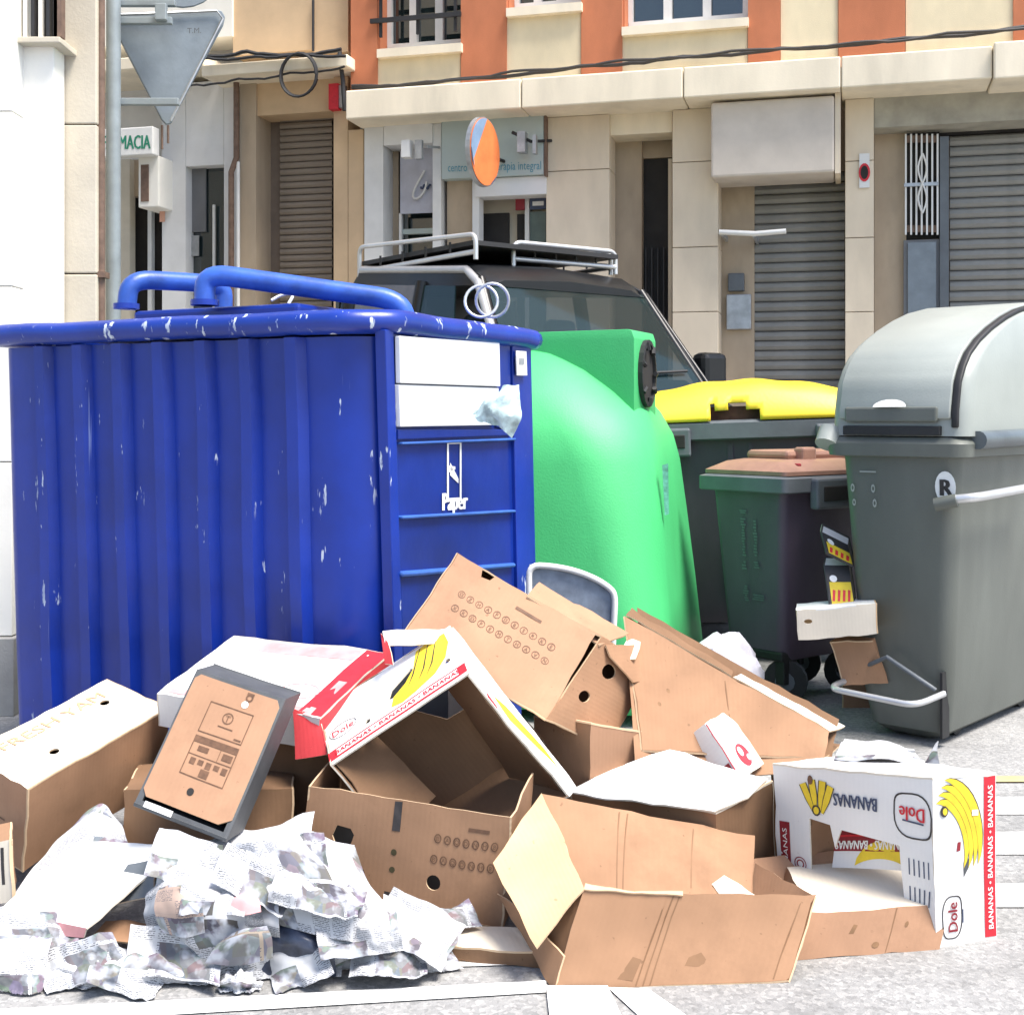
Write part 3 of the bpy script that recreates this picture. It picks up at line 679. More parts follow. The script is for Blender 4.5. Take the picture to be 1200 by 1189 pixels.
for xs_ in (-1, 1):
    fx = lambda x: x if xs_ < 0 else 1.34 - x
    tube('window_pillar', [(fx(-.15), -.56, 1.44), (fx(.0), -.06, 2.16)], .035, m_van, van, 8, False)
    for yy_ in (.60, 1.5): tube('window_pillar', [(fx(-.16), yy_, 1.4), (fx(.0), yy_, 2.2)], .05 if yy_ < 1 else .09, m_van, van, 8, False)
box('rear_door', -.1, 1.44, 1.55, 1.6, 1.4, 2.22, m_van, van)
box('dashboard', -.05, 1.39, -.5, -.15, 1.42, 1.55, m_black, van, .03)
def vq(name, pts, mat, par=van, off=.045, th=.03):
    p = [Vector(x) for x in pts]; n = (p[1] - p[0]).cross(p[2] - p[0]).normalized()
    c = Vector((.67, 1.2, 1.2))
    if n.dot(p[0] - c) < 0: n = -n
    k = len(p); vs = [x + n * off for x in p] + [x + n * (off - th - .01) for x in p]
    return mk(name, vs, [tuple(range(k)), tuple(range(2 * k - 1, k - 1, -1))] + [(i, k + i, k + (i + 1) % k, (i + 1) % k) for i in range(k)], mat, par, False)
def vside(y, t): return (-.18 + (.17 - .014 * y) * t, y, 1.4 + (.74 + .09 * y) * t)
ws = vq('windscreen', [(-.12, -.58, 1.46), (1.46, -.58, 1.46), (1.32, -.10, 2.14), (.02, -.10, 2.14)], m_wglass, van, .0, .0)
vq('side_window', [vside(.02, .08), vside(.58, .08), vside(.58, .98), vside(.2, .98)], m_wglass, van, 0, 0); vq('side_window', [vside(.66, .08), vside(1.4, .08), vside(1.4, .98), vside(.66, .98)], plain('brown_tinted_glass', (.13, .115, .105), .12, bump=0), van, 0, 0)
tube('pillar_trim', [(-.17, -.58, 1.47), (-.035, -.08, 2.14), (.02, .12, 2.24), (.03, 1.45, 2.36)], .028, m_vansil, van, 8, False)
tube('pillar_trim', [(1.51, -.58, 1.47), (1.375, -.08, 2.14), (1.32, .12, 2.24)], .02, m_van, van, 8, False)
vq('windscreen_sticker', [(.10, -.10, 2.10), (.2, -.10, 2.10), (.2, -.07, 2.14), (.1, -.07, 2.14)], plain('green_sticker', (.1, .5, .25), .5), ws, .012)
for a, b in (((.2, -.52, 1.58), (.75, -.5, 1.6)), ((.85, -.52, 1.58), (1.35, -.5, 1.61))): tube('wiper', [a, b], .01, m_cable, van, 5, False)
for xx in (.30, .98):
    st = box('seat', xx - .22, xx + .22, .3, .45, 1.0, 1.75, m_binrim, van, .05); box('head_rest', xx - .12, xx + .12, .32, .42, 1.78, 1.98, m_binrim, st, .04)
tube('steering_wheel', [(.98 + .17 * math.cos(a * .3927), -.02 + .08 * math.sin(a * .3927), 1.62 + .15 * math.sin(a * .3927)) for a in range(16)], .016, m_black, van, 6, False, True)
for s, x in ((-1, -.18), (1, 1.52)):
    mr = box('wing_mirror', x + s * .06 - .06, x + s * .22 + .0, -.5, -.36, 1.5, 1.74, m_van, van, .04)
    if s > 0: mr.location = (.0, 0, 0)
def rack(x0, y0, x1, y1):
    r = tube('roof_rack', bend([(x0, y0, 2.3), (x0, y0, 2.46), (x1, y1, 2.46 + .05 * (y1 - y0)), (x1, y1, 2.3)], .06), .016, m_chrome, van, 8, False)
    tube('rack_rail', [(x0, y0, 2.35), (x1, y1, 2.35)], .018, m_chrome, r, 8, False)
    for i in range(1, 5): tube('rack_post', [(x0 + (x1 - x0) * i / 5, y0 + (y1 - y0) * i / 5, 2.34), (x0 + (x1 - x0) * i / 5, y0 + (y1 - y0) * i / 5, 2.44)], .008, m_cable, r, 5, False)
rack(.04, .05, .04, 1.5); rack(.45, .2, 1.3, .15); rack(1.3, .2, 1.3, 1.5)
box('rack_deck', .06, 1.28, .1, 1.5, 2.40, 2.43, m_cable, van)
for x in (-.1, 1.44):
    for y in (-.75, 1.05):
        wl = tube('wheel', [(x - .1, y, .33), (x + .1, y, .33)], .33, m_black, van, 20, False); tube('rim', [(x - .104, y, .33), (x + .104, y, .33)], .2, m_metal, wl, 14, False)
for x in (.05, 1.1): vq('headlight', [(x, -1.36, .85), (x + .25, -1.36, .85), (x + .25, -1.3, 1.0), (x, -1.3, 1.0)], m_vansil, van, .03)
box('bumper', -.1, 1.44, -1.42, -1.2, .3, .62, m_van, van, .05)
# ================================================================== BLUE PAPER CONTAINER
N_ = Vector((-.427, 4.0, 0)); Lf = Vector((-1.9, 4.76, 0)); Rt = Vector((.075, 5.0, 0))
ex = (N_ - Lf).normalized(); bl_len = (N_ - Lf).length; bl_w = (Rt - N_).length
ba = math.atan2(ex.y, ex.x)
blue = thing('paper_container', 'large dented blue metal paper container with white flap and tube handles on top', 'container', Lf, ba)
# local: x from 0 (far left) to bl_len (near corner); y>0 is behind the ribbed side; the slot side is x = bl_len
L_, D_, HB = bl_len, bl_w, 1.56
def blue_ring(z, ins):
    pts = []
    x0, x1, y0, y1 = ins, L_ - ins, ins, D_ - ins; r = .17
    pts += [Vector((x1, y1 - .03, z)), Vector((x1 - .03, y1, z)), Vector((x0 + .06, y1, z)), Vector((x0, y1 - .06, z)), Vector((x0, y0 + .06, z))]
    for i in range(5):
        a = R(180 + 90 * i / 4); pts.append(Vector((x0 + .06 + .06 * math.cos(a), y0 + .06 + .06 * math.sin(a), z)))
    x = x0 + .2
    for k in range(7):
        w = .05; d = .034
        pts += [Vector((x, y0, z)), Vector((x + .006, y0 - d, z)), Vector((x + w, y0 - d, z)), Vector((x + w + .018, y0, z))]
        x += .187
    for i in range(7):
        a = R(270 + 90 * i / 6); pts.append(Vector((x1 - r + r * math.cos(a), y0 + r + r * math.sin(a), z)))
    return pts
rings = []
for z in (.1, .14, .5, .9, 1.3, HB):
    ins = .03 * (1 - z / HB) + (.04 if z < .12 else 0)
    rr = blue_ring(z, ins)
    if .2 < z < 1.5: rr = [p + Vector((noise.noise(p * 2.1), noise.noise(p * 2.3 + Vector((9, 9, 9))), 0)) * .012 for p in rr]
    rings.append(rr)
autosmooth(loft('body', rings, m_blue, blue), 30)
rim = [Vector((L_ + .01, D_ + .0, 0)), Vector((-.02, D_ + .0, 0)), Vector((-.02, -.02, 0)), Vector((L_ - .10, -.02, 0)), Vector((L_ + .01, .09, 0))]
pp = []
for i in range(len(rim)):
    a, b, c = rim[i - 1], rim[i], rim[(i + 1) % len(rim)]
    for j in range(4):
        t = j / 3; p0 = b + (a - b).normalized() * .05; p1 = b + (c - b).normalized() * .05
        pp.append((1 - t) ** 2 * p0 + 2 * t * (1 - t) * b + t * t * p1)
    d = (c - b)
    for j in range(1, 10): pp.append(b + d * (.05 / d.length + (1 - .1 / d.length) * j / 10))
pp = [p + Vector((0, 0, 1.605 + .006 * noise.noise(p * 4))) for p in pp]
rm = tube('rim', pp, .04, m_bluerim, blue, 12, False, True)
tp = loft('top_plate', [[Vector((x, y, 1.6)) for x, y in ((.03, .03), (L_ - .12, .03), (L_ - .03, .12), (L_ - .03, D_ - .03), (.03, D_ - .03))], [Vector((x, y, 1.655)) for x, y in ((.16, .16), (L_ - .2, .16), (L_ - .17, .2), (L_ - .17, D_ - .16), (.16, D_ - .16))]], m_bluerim, blue)
box('top_hatch', .42, 1.18, .24, .8, 1.64, 1.70, m_bluedk, blue, .015)
binv = wm(blue).inverted()
def handle(p0, p1, p2, p3, Y0, Y1, r=.036):
    a, b, c, d = W(*p0, Y0), W(*p1, Y0), W(*p2, Y1), W(*p3, Y1)
    o = tube('handle', bend([a, b, c, d], .09, 6), r, m_bluetube, blue, 14)
    tube('handle_collar', [a + Vector((0, 0, .0)), a + Vector((0, 0, .02))], r * 1.35, m_bluerim, o, 14); return o
handle((148, 362), (152, 327), (262, 333), (262, 362), 4.85, 5.1); handle((240, 358), (240, 320), (470, 352), (478, 386), 4.55, 4.55, .037)
# slot side details on local plane x = L_
XF = L_ - .0
def bpt(px, py): # point on the slot side
    o = Vector((0, 0, EH)); d = Vector(((px - CX) / F, 1, -(py - HZ) / F)); n = ex; t = (N_ + ex * 0 - o).dot(n) / d.dot(n); return binv @ (o + d * t)
def bplate(name, quad, mat, out, th=.012, bev=.003, par=None):
    q = [bpt(*p) for p in quad]; vs = [Vector((XF + out, p.y, p.z)) for p in q] + [Vector((XF + out - th, p.y, p.z)) for p in q]
    o = mk(name, vs, [(0, 1, 2, 3), (7, 6, 5, 4)] + [(i, 4 + i, 4 + (i + 1) % 4, (i + 1) % 4) for i in range(4)], mat, par or blue, False)
    if bev: bevel_obj(o, bev, 2)
    return o
bplate('slot_panel', [(456, 388), (600, 400), (603, 780), (472, 800)], m_bluedk, .006, .02)
bplate('frame_post', [(447, 386), (457, 387), (472, 900), (462, 900)], m_blue, .014, .04); bplate('frame_post', [(595, 400), (617, 401), (625, 780), (603, 780)], m_blue, .02, .04)
fl = bplate('white_flap', [(458, 394), (576, 402), (577, 453), (459, 449)], m_white_flap, .034, .02); bplate('white_flap', [(459, 450.5), (577, 454.5), (574, 498), (461, 500)], m_white_flap, .028, .02)
bplate('flap_shadow_board', [(577, 402), (593, 404), (594, 505), (577, 500)], m_bluedk, .018, .02)
bplate('cross_bar', [(461, 503), (594, 503), (594, 510), (461, 515)], m_bluedk, .02, .03)
for (a, b, c, d) in ((518, 513, 516, 521), (604, 597, 600, 608), (669, 659, 664, 676)):
    bplate('cross_bar', [(464, a), (598, b), (598, c), (464, d)], m_bluelite, .026, .03, .008)
lab = bplate('label', [(595, 411), (607, 412), (608, 440), (596, 440)], m_whitepl, .036, .004, 0); bplate('label_mark', [(598, 420), (604, 420), (604, 427), (598, 427)], m_metal, .038, .003, 0, lab)
q = [blue.matrix_basis @ Vector((XF + .0075, bpt(*p).y, bpt(*p).z)) for p in ((500, 610), (560, 606), (560, 524), (500, 526))]
Pp = Panel(None, q, None, blue, N_ - ex); Pp.amp = 0
def ringp(P, cx, cy, a, b, w): 
    o = [(cx * P.lu + x, cy * P.lv + y) for x, y in ((-a, -b), (a, -b), (a, b), (-a, b))]; i = [(cx * P.lu + x, cy * P.lv + y) for x, y in ((-a + w, -b + w), (a - w, -b + w), (a - w, b - w), (-a + w, b - w))]
    return (o, [i])
ink(Pp, [ringp(Pp, .48, .68, .05, .105, .012), [(.40 * Pp.lu, .62 * Pp.lv), (.56 * Pp.lu, .50 * Pp.lv), (.56 * Pp.lu, .57 * Pp.lv), (.40 * Pp.lu, .80 * Pp.lv)], [(.36 * Pp.lu, .66 * Pp.lv), (.5 * Pp.lu, .70 * Pp.lv), (.5 * Pp.lu, .74 * Pp.lv), (.36 * Pp.lu, .76 * Pp.lv)]], m_wink, 1, 'paper_pictogram')
write(Pp, 'Paper', .48, .26, .062, m_wink, 0, .17, bold=2)
# loose lifting rings and wire on the blue top
for i, (px, py, t) in enumerate(((564, 353, .3), (577, 352, -.35))):
    c = W(px, py, 4.86); tg = tube('wire_ring', [c + Vector((.062 * math.cos(a * .2618), .062 * math.sin(a * .2618) * t, .062 * math.sin(a * .2618))) for a in range(24)], .006, m_chrome, None, 8, closed=True)
    tag(tg, ('thin metal ring standing on the blue container rim' if i == 0 else 'thin metal ring leaning against another ring on the blue rim'), 'ring')
tag(tube('white_wire', bend([W(318, 352, 4.7), W(330, 345, 4.72), W(345, 344, 4.72), W(338, 356, 4.7)], .03), .006, m_whitepl, None, 6), 'white wire scrap lying on top of the blue container', 'wire')
# ================================================================== GREEN GLASS CONTAINER
gc = Vector((.13, 6.2, 0)); ga = R(-15)
green = thing('glass_container', 'green fibreglass bottle bank with round opening behind the blue container', 'container', gc, ga)
lv = [(.05, .70, .18), (.10, .735, .2), (.5, .70, .24), (.85, .665, .28), (1.1, .64, .33), (1.22, .615, .36), (1.33, .565, .40), (1.43, .49, .42), (1.52, .39, .36), (1.6, .27, .26), (1.65, .15, .149)]
rg = [rrect(-h, h, -h, h, min(r, h - .001), z, 8) for z, h, r in lv]
autosmooth(loft('body', rg, m_green, green, smooth=True), 60)
Nn = Vector((.548, 5.74, 0)); Rr = Vector((.675, 6.02, 0)); dn = Vector((-.89, .455, 0))
def tur(z, e=0): return [p + Vector((0, 0, z)) for p in (Nn - dn * -e, Rr + dn * e, Rr + dn * (1.0 - e), Nn + dn * (1.0 - e))]
o = loft('turret', [tur(1.2), tur(1.66), tur(1.695, .012), tur(1.70, .03)], m_green, green, True); bevel_obj(o, .02, 3); autosmooth(o, 40)
mz = (Nn + Rr) / 2; ud = (Rr - Nn).normalized(); nd = Vector((ud.y, -ud.x, 0))
def elp(ru, rz, off, z): return [mz + ud * (ru * math.cos(a * .3142)) + Vector((0, 0, z + rz * math.sin(a * .3142))) + nd * off for a in range(20)]
hb = loft('opening_ring', [elp(.105, .155, .0, 1.505), elp(.105, .155, .022, 1.505), elp(.09, .135, .024, 1.505), elp(.088, .132, .006, 1.505)], m_black, green, True, False, False)
mk('opening', elp(.09, .134, .009, 1.505), [tuple(range(20))], m_dark, green)
for a in range(0, 20, 3): 
    p = elp(.1, .148, .02, 1.505)[a]; tube('rubber_tooth', [p, p + (mz + Vector((0, 0, 1.505)) - p) * .25 + nd * .01], .012, m_black, hb, 6)
s = loft('sticker', [[W(x, y, 5.62) for x, y in ((776, 545), (783, 543), (784, 602), (779, 604))], [W(x, y, 5.63) for x, y in ((776, 545), (783, 543), (784, 602), (779, 604))]], plain('faded_sticker', (.12, .42, .3), .5, var=.5, scale=30), green, True)
tag(tube('metal_loop', [W(752 + 9 * math.cos(a * .3), 700 + 0 * a, 5) for a in range(2)], .001, m_metal), 'x', 'x') if False else None
# ================================================================== YELLOW-LID CONTAINER (far)
def wheel(par, x, y, r=.09, w=.045, mat=m_black, ang=0, world=False):
    d = Vector((math.cos(ang), math.sin(ang), 0)) * w / 2; c = Vector((x, y, r))
    f = box('caster_fork', x - w * .9, x + w * .9, y - .03, y + .03, r * .9, r * 2.1, m_black, par, .004)
    wl = tube('wheel', [c - d, c + d], r, mat, par, 18, False); tube('hub', [c - d * 1.08, c + d * 1.08], r * .45, m_binrim, wl, 12, False)
yo = Vector((.70, 6.75, 0)); yb = thing('yellow_lid_container', 'grey wheeled container with torn yellow lid behind the brown-lid bin', 'container', yo, R(-7), tilt=(0, R(-2)))
rg = [rrect(.16, 1.21, .12, .85, .06, .2), rrect(.13, 1.24, .08, .9, .07, .3), rrect(.05, 1.32, .03, .98, .07, 1.1), rrect(.04, 1.33, .02, 1.0, .06, 1.24)]
autosmooth(loft('body', rg, m_bin, yb), 35)
rg = [rrect(.0, 1.37, -.03, 1.04, .06, 1.17), rrect(-.01, 1.38, -.05, 1.05, .06, 1.18), rrect(-.01, 1.38, -.05, 1.05, .06, 1.26), rrect(.02, 1.35, -.02, 1.02, .06, 1.275)]
rmy = loft('rim', rg, m_binrim, yb); autosmooth(rmy, 35)
for x in (.02, .92):
    hd = box('rim_handle', x, x + .26, -.075, -.035, 1.09, 1.24, m_binrim, yb, .012); box('handle_slot', x + .03, x + .23, -.079, -.06, 1.135, 1.205, m_dark, hd, .004)
box('vertical_rib', .47, .50, .02, .06, .3, 1.15, m_bin, yb); box('vertical_rib', .58, .60, .02, .06, .9, 1.15, m_bin, yb)
# lid: arched sheet with torn hole
nx, ny = 60, 16; vs = []; fs = []; keep = set()
for j in range(ny + 1):
    for i in range(nx + 1):
        u, v = i / nx, (j / ny) ** 2
        prof = (.06 + .17 * math.sin(math.pi * min(1, (u * .80 + .16))) ** .9) * min(1, v * 9) ** .6 * (.72 + .28 * math.sin(math.pi * min(1, .1 + v * .6)))
        vs.append(Vector((-.005 + 1.385 * u, -.05 + 1.1 * v, 1.272 + prof + .012 * math.sin(u * 30) * (v > .1) * .4)))
for j in range(ny):
    for i in range(nx):
        u, v = (i + .5) / nx, j + .5
        if .29 < u < .47 and v < (2.7 if u < .41 else 1.8) + 1.2 * noise.noise(Vector((u * 14, 0, 0))): continue
        fs.append((j * (nx + 1) + i, j * (nx + 1) + i + 1, (j + 1) * (nx + 1) + i + 1, (j + 1) * (nx + 1) + i))
ld = mk('lid', vs, fs, m_ylid, yb, False, True); md = ld.modifiers.new('s', 'SOLIDIFY'); md.thickness = .008; md.offset = -1
box('rubbish_fill', .1, 1.27, .03, .95, 1.2, 1.345, plain('rubbish_dark', (.10, .04, .025), .8, var=.5, scale=20), yb)
for x in (.25, 1.1):
    for y in (.2, .8): wheel(yb, x, y)
# ================================================================== BROWN-LID BIN
bo = Vector((1.21, 5.7, 0)); bang = math.atan2(.62, .785)
bb = thing('brown_lid_bin', 'dark grey wheeled bin with brown lid between yellow-lid container and grey-green container', 'bin', bo, bang)
# local x = along the right-hand side (0..), local y = along the left (printed) side
rg = [rrect(.08, .58, .06, .38, .05, .2), rrect(.06, .6, .05, .4, .05, .26), rrect(.015, .66, .01, .45, .04, .98), rrect(.01, .665, .005, .455, .04, 1.03)]
autosmooth(loft('body', rg, m_bin, bb), 35)
rg = [rrect(-.03, .70, -.035, .49, .03, .965), rrect(-.035, .705, -.04, .495, .03, .97), rrect(-.035, .705, -.04, .495, .03, 1.03), rrect(-.01, .68, -.01, .47, .03, 1.04)]
autosmooth(loft('rim', rg, m_binrim, bb), 35)
hd = box('rim_handle', .14, .46, -.08, -.03, .89, 1.03, m_binrim, bb, .012); box('handle_slot', .18, .42, -.084, -.06, .925, .995, m_dark, hd, .006)
rg = [rrect(-.01, .69, -.02, .48, .03, 1.042), rrect(-.01, .69, -.02, .48, .03, 1.06), rrect(.06, .62, .05, .42, .05, 1.10), rrect(.12, .58, .09, .38, .06, 1.11)]
ldb = loft('lid', rg, m_brlid, bb); autosmooth(ldb, 35)
lid2 = box('lid_hump', .2, .68, .14, .4, 1.105, 1.15, m_brlid, bb, .02); box('lid_handle', .26, .36, .10, .16, 1.10, 1.165, m_brlid, bb, .012); box('lid_hole', .12, .15, .02, .05, 1.07, 1.095, m_dred, ldb, .006)
def plane_panel(e, q): P = Panel(None, [wm(e) @ Vector(p) for p in q], None, e, wm(e) @ Vector((.33, .23, .6))); P.amp = 0; return P
Pb = plane_panel(bb, [(.048, .41, .3), (.048, .05, .3), (.012, .02, .95), (.012, .44, .95)])
def marks(P, u, v, w, h, n, mat, lay=2.5):
    for i in range(n):
        x = u * P.lu + (random.random() - .5) * w * .2; y = v * P.lv + h * (i / n - .5); ww = w * random.uniform(.35, 1)
        ink(P, [[(x - ww / 2, y), (x + ww / 2, y), (x + ww / 2, y + h / n * .55), (x - ww / 2, y + h / n * .55)]], mat, lay, 'worn_print')
for u, v, w, h, n in ((.45, .88, .05, .018, 2), (.44, .70, .03, .18, 14), (.62, .70, .025, .17, 12), (.44, .50, .03, .045, 3), (.62, .51, .04, .035, 3), (.45, .30, .035, .075, 7), (.64, .28, .07, .03, 3)): marks(Pb, u, v, w, h, n, m_binrim)
wheel(bb, .10, .36, .10, .05, ang=.6); wheel(bb, .12, .09, .10, .05, ang=.6); wheel(bb, .56, .09, .10, .05, ang=.6); wheel(bb, .56, .36, .10, .05, ang=.6)
box('chassis', .06, .6, .06, .4, .195, .24, m_black, bb, .01)
# ================================================================== GREY-GREEN DOMED CONTAINER
ro = Vector((1.7226, 4.95, 0)); rb = thing('domed_container', 'large grey-green refuse container with pale domed lid and round letter badge', 'container', ro, R(-42))
RL, RD = .50, 1.3
def rring(z, i, r=.06): return rrect(-RL + i, -i, i, RD - i, r, z, 6)
rg = [rring(.015, .13), rring(.05, .085), rring(.2, .06), rring(.6, .035), rring(1.0, .01), rring(1.16, 0)]
o = loft('body', rg, m_rbin, rb); autosmooth(o, 40)
box('base_notch', -.085, -.075, .035, .1, .04, .30, m_black, rb)
rg = [rring(1.145, -.015), rring(1.15, -.045), rring(1.2, -.05), rring(1.225, -.03), rring(1.228, .02)]
autosmooth(loft('rim', rg, m_rbin, rb), 40)
tube('rim_tube', bend([(.06, .05, 1.215), (.06, RD, 1.23)], .01), .036, m_rrim, rb, 14, False); tube('rim_knuckle', [(-RL - .035, -.04, 1.19), (-RL - .035, .0, 1.25)], .05, m_rlid, rb, 14, False)
prof = [(-.03, 1.23), (-.025, 1.33), (0, 1.44), (.04, 1.5), (.09, 1.55), (.18, 1.605), (.3, 1.658), (.45, 1.71), (.59, 1.748), (.8, 1.785), (1.05, 1.80)]
rg = [rrect(-RL - .03, .05 - .05 * max(0, y), y, RD, .06, z, 6) for y, z in prof]
autosmooth(loft('hood', rg, m_rlid, rb, cap0=False), 50)
def lidstrip(name, xa, xb, off, mat, pr, par=rb, end=None):
    vs = []; fs = []; n = len(pr)
    for x in (xa, xb):
        for k, (y, z) in enumerate(pr):
            a = Vector(pr[max(0, k - 1)]); b = Vector(pr[min(n - 1, k + 1)]); t = (b - a).normalized(); nn = Vector((-t.y, t.x))
            sh = 0
            vs.append(Vector((x + sh, y + nn.x * off, z + nn.y * off)))
    for k in range(n - 1): fs.append((k, n + k, n + k + 1, k + 1))
    o = mk(name, vs, fs, mat, par, False, True); md = o.modifiers.new('s', 'SOLIDIFY'); md.thickness = .018; md.offset = -1
    md2 = o.modifiers.new('b', 'BEVEL'); md2.width = .006; md2.segments = 2; return o
fine = []
for i in range(len(prof) - 1):
    for k in range(3): fine.append((prof[i][0] + (prof[i + 1][0] - prof[i][0]) * k / 3, prof[i][1] + (prof[i + 1][1] - prof[i][1]) * k / 3))
fine.append(prof[-1])
ldr = lidstrip('lid', -RL + .02, -.012, .018, m_rlid, [p for p in fine if p[1] > 1.27]); lidstrip('lid_seal', -.010, .018, .012, m_black, [p for p in fine if p[1] > 1.25], rb)
box('lid_lip', -RL + .05, -.06, -.054, -.03, 1.285, 1.345, m_rbin, rb, .008); box('mouth_gap', -RL + .04, -.05, -.048, .0, 1.232, 1.27, m_black, rb, .004)
mk('thumb_recess', [(-.25 + .07 * math.cos(R(a)), -.066 + .02 * math.sin(R(a)), 1.345 + .03 * math.sin(R(a))) for a in range(0, 181, 15)], [tuple(range(13))], m_whitepl, rb, False)
Pr = plane_panel(rb, [(-RL, .028, .6), (-.0, .028, .6), (-.0, -.004, 1.14), (-RL, -.004, 1.14)])
Pr.n = Vector((math.sin(R(-42)), -math.cos(R(-42)), 0)); ink(Pr, [circle(.905 * Pr.lu, .80 * Pr.lv, .042, .062, 20)], m_wink, 3, 'badge'); write(Pr, 'R', .905, .80, .066, m_ink, 0, .045, 5, bold=2)
for u, v, w, h in ((.12, .77, .009, .018), (.30, .77, .009, .018), (.13, .66, .008, .015), (.31, .66, .009, .018)): ink(Pr, [(circle(u * Pr.lu, v * Pr.lv, w, h, 8), [circle(u * Pr.lu, v * Pr.lv, w * .5, h * .5, 8)])], m_rlid, 3)
marks(Pr, .24, .90, .10, .012, 1, m_rlid, 3)
tube('lever', bend([(-.02, -.03, .985), (.09, -.02, 1.0), (.10, .6, 1.02)], .06), .018, m_chrome, rb, 10, False); tube('lever_grip', [(-.07, -.045, .965), (.01, -.028, .985)], .027, m_rbin, rb, 10, False)
pd = tube('foot_pedal', bend([(-RL + .04, .05, .23), (-RL + .02, -.13, .21), (-.10, -.16, .20), (-.04, -.03, .235)], .06), .013, m_chrome, rb, 8, False); tube('pedal_arm', [(-RL + .05, .05, .26), (-.28, -.02, .345), (-.1, .03, .23)], .010, m_binrim, pd, 8, False)
for x in (-.35, -.15):
    for y in (.3, 1.0): wheel(rb, x, y, .05, .05)
# ================================================================== HEAP OF CARTONS
m_pale = cardboard('cardboard_pale_lit_top', (.74, .66, .54), var=.05, grime=.12)  # pale card; on tan carton tops it stands in for strong overhead light
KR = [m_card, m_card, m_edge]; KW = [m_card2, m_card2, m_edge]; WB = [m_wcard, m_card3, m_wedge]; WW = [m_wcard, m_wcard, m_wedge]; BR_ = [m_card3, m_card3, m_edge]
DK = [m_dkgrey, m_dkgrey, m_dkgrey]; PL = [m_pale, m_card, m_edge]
GP = 'discarded cartons in the heap'
def wbox(cs): return [W(*c) for c in cs]
def pbox(name, label, cat, base, group=GP): return thing(name, label, cat, base, 0, group)
m_crease = plain('crease_line', (.21, .115, .06), .85, bump=0); m_stain = plain('dark_stain', (.20, .11, .055), .85, var=.4, scale=25, bump=0)
def creases(P, ls, w=.0016):
    for (a, b), (c, d) in ls: ink(P, [[(a * P.lu - w, b * P.lv), (a * P.lu + w, b * P.lv), (c * P.lu + w, d * P.lv), (c * P.lu - w, d * P.lv)]], m_crease, .35, 'crease')
def down(O, off): return Vector(O) + Vector(off)
# --- long yam carton on the left
yam = Carton('carton', 'long closed tan carton printed with FRESH YAM, two round holes in its top', 'carton', W(33, 925, 3.45), W(200, 828, 3.95), W(-43, 884, 3.65), W(27, 1022, 3.5),
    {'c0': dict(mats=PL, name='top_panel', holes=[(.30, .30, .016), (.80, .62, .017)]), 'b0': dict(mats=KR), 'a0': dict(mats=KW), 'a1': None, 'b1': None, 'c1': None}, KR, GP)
write(yam.P['c0'], 'FRESH YAM', .50, .78, .055, m_orng, 0, .40)
P = yam.P['a0']; ink(P, [[(x * P.lu, y * P.lv) for x, y in q] for q in (((.45, .2), (.47, .2), (.47, .62), (.45, .62)), ((.3, .5), (.85, .48), (.85, .5), (.3, .52)), ((.55, .5), (.57, .5), (.57, .9), (.55, .9)))], m_inkb)
# --- dark crate with a tan board, standing on its edge
O, A, B = W(156, 944, 3.28), W(264, 985, 3.2), W(231, 784, 3.48)
crate = Carton('crate', 'dark grey crate with tan printed board face, propped on edge beside the yam carton', 'crate', O, A, B, O + Vector((.02, .125, -.01)), {'c0': dict(holes=[[(.06, .05), (.94, .05), (.94, .95), (.06, .95)]], name='front_frame'), 'a0': None, 'a1': None, 'b0': dict(name='base_panel'), 'b1': dict(name='top_panel'), 'c1': dict(name='back_panel')}, DK, GP, .008, .003)
c = crate; q = [c.pt(.025, .085, -.03), c.pt(.975, .085, -.03), c.pt(.975, .98, -.03), c.pt(.025, .98, -.03)]
pb = Panel('tan_board', q, KW, c.e, c.ctr, outline=[(.06, 0), (.88, 0), (1, .06), (1, .95), (.95, 1), (.05, 1), (0, .96), (0, .05)], holes=[], amp=.003)
L = lambda P, pts: [(x * P.lu, y * P.lv) for x, y in pts]
def rect(P, x0, y0, x1, y1): return L(P, [(x0, y0), (x1, y0), (x1, y1), (x0, y1)])
def frame(P, x0, y0, x1, y1, w=.0025): return (rect(P, x0, y0, x1, y1), [[(x0 * P.lu + w, y0 * P.lv + w), (x1 * P.lu - w, y0 * P.lv + w), (x1 * P.lu - w, y1 * P.lv - w), (x0 * P.lu + w, y1 * P.lv - w)]])
ink(pb, [frame(pb, .28, .58, .78, .83), frame(pb, .28, .24, .78, .55), rect(pb, .28, .50, .78, .545), rect(pb, .28, .40, .78, .406), rect(pb, .60, .40, .606, .50), rect(pb, .36, .44, .48, .48), rect(pb, .64, .43, .75, .48)], m_inkb, 1, 'printed_label')
ink(pb, [(circle(.53 * pb.lu, .74 * pb.lv, .016), [circle(.53 * pb.lu, .74 * pb.lv, .013)]), rect(pb, .46, .66, .63, .668), rect(pb, .68, .60, .76, .612), rect(pb, .48, .26, .58, .32)] + [rect(pb, .33 + .09 * i, .33 + .012 * (i % 2), .39 + .09 * i, .38) for i in range(5)], m_inkb)
write(pb, 'T', .53, .74, .018, m_inkb); ink(pb, [circle(.48 * pb.lu, .14 * pb.lv, .010)], m_dark, 1, 'hole'); ink(pb, [circle(.64 * pb.lu, .885 * pb.lv, .010)], m_wink, 1, 'hole')
ink(pb, [(circle(.66 * pb.lu, .945 * pb.lv, .011), [circle(.66 * pb.lu, .945 * pb.lv, .006)]), rect(pb, .62, .965, .70, .985)], m_inkb)
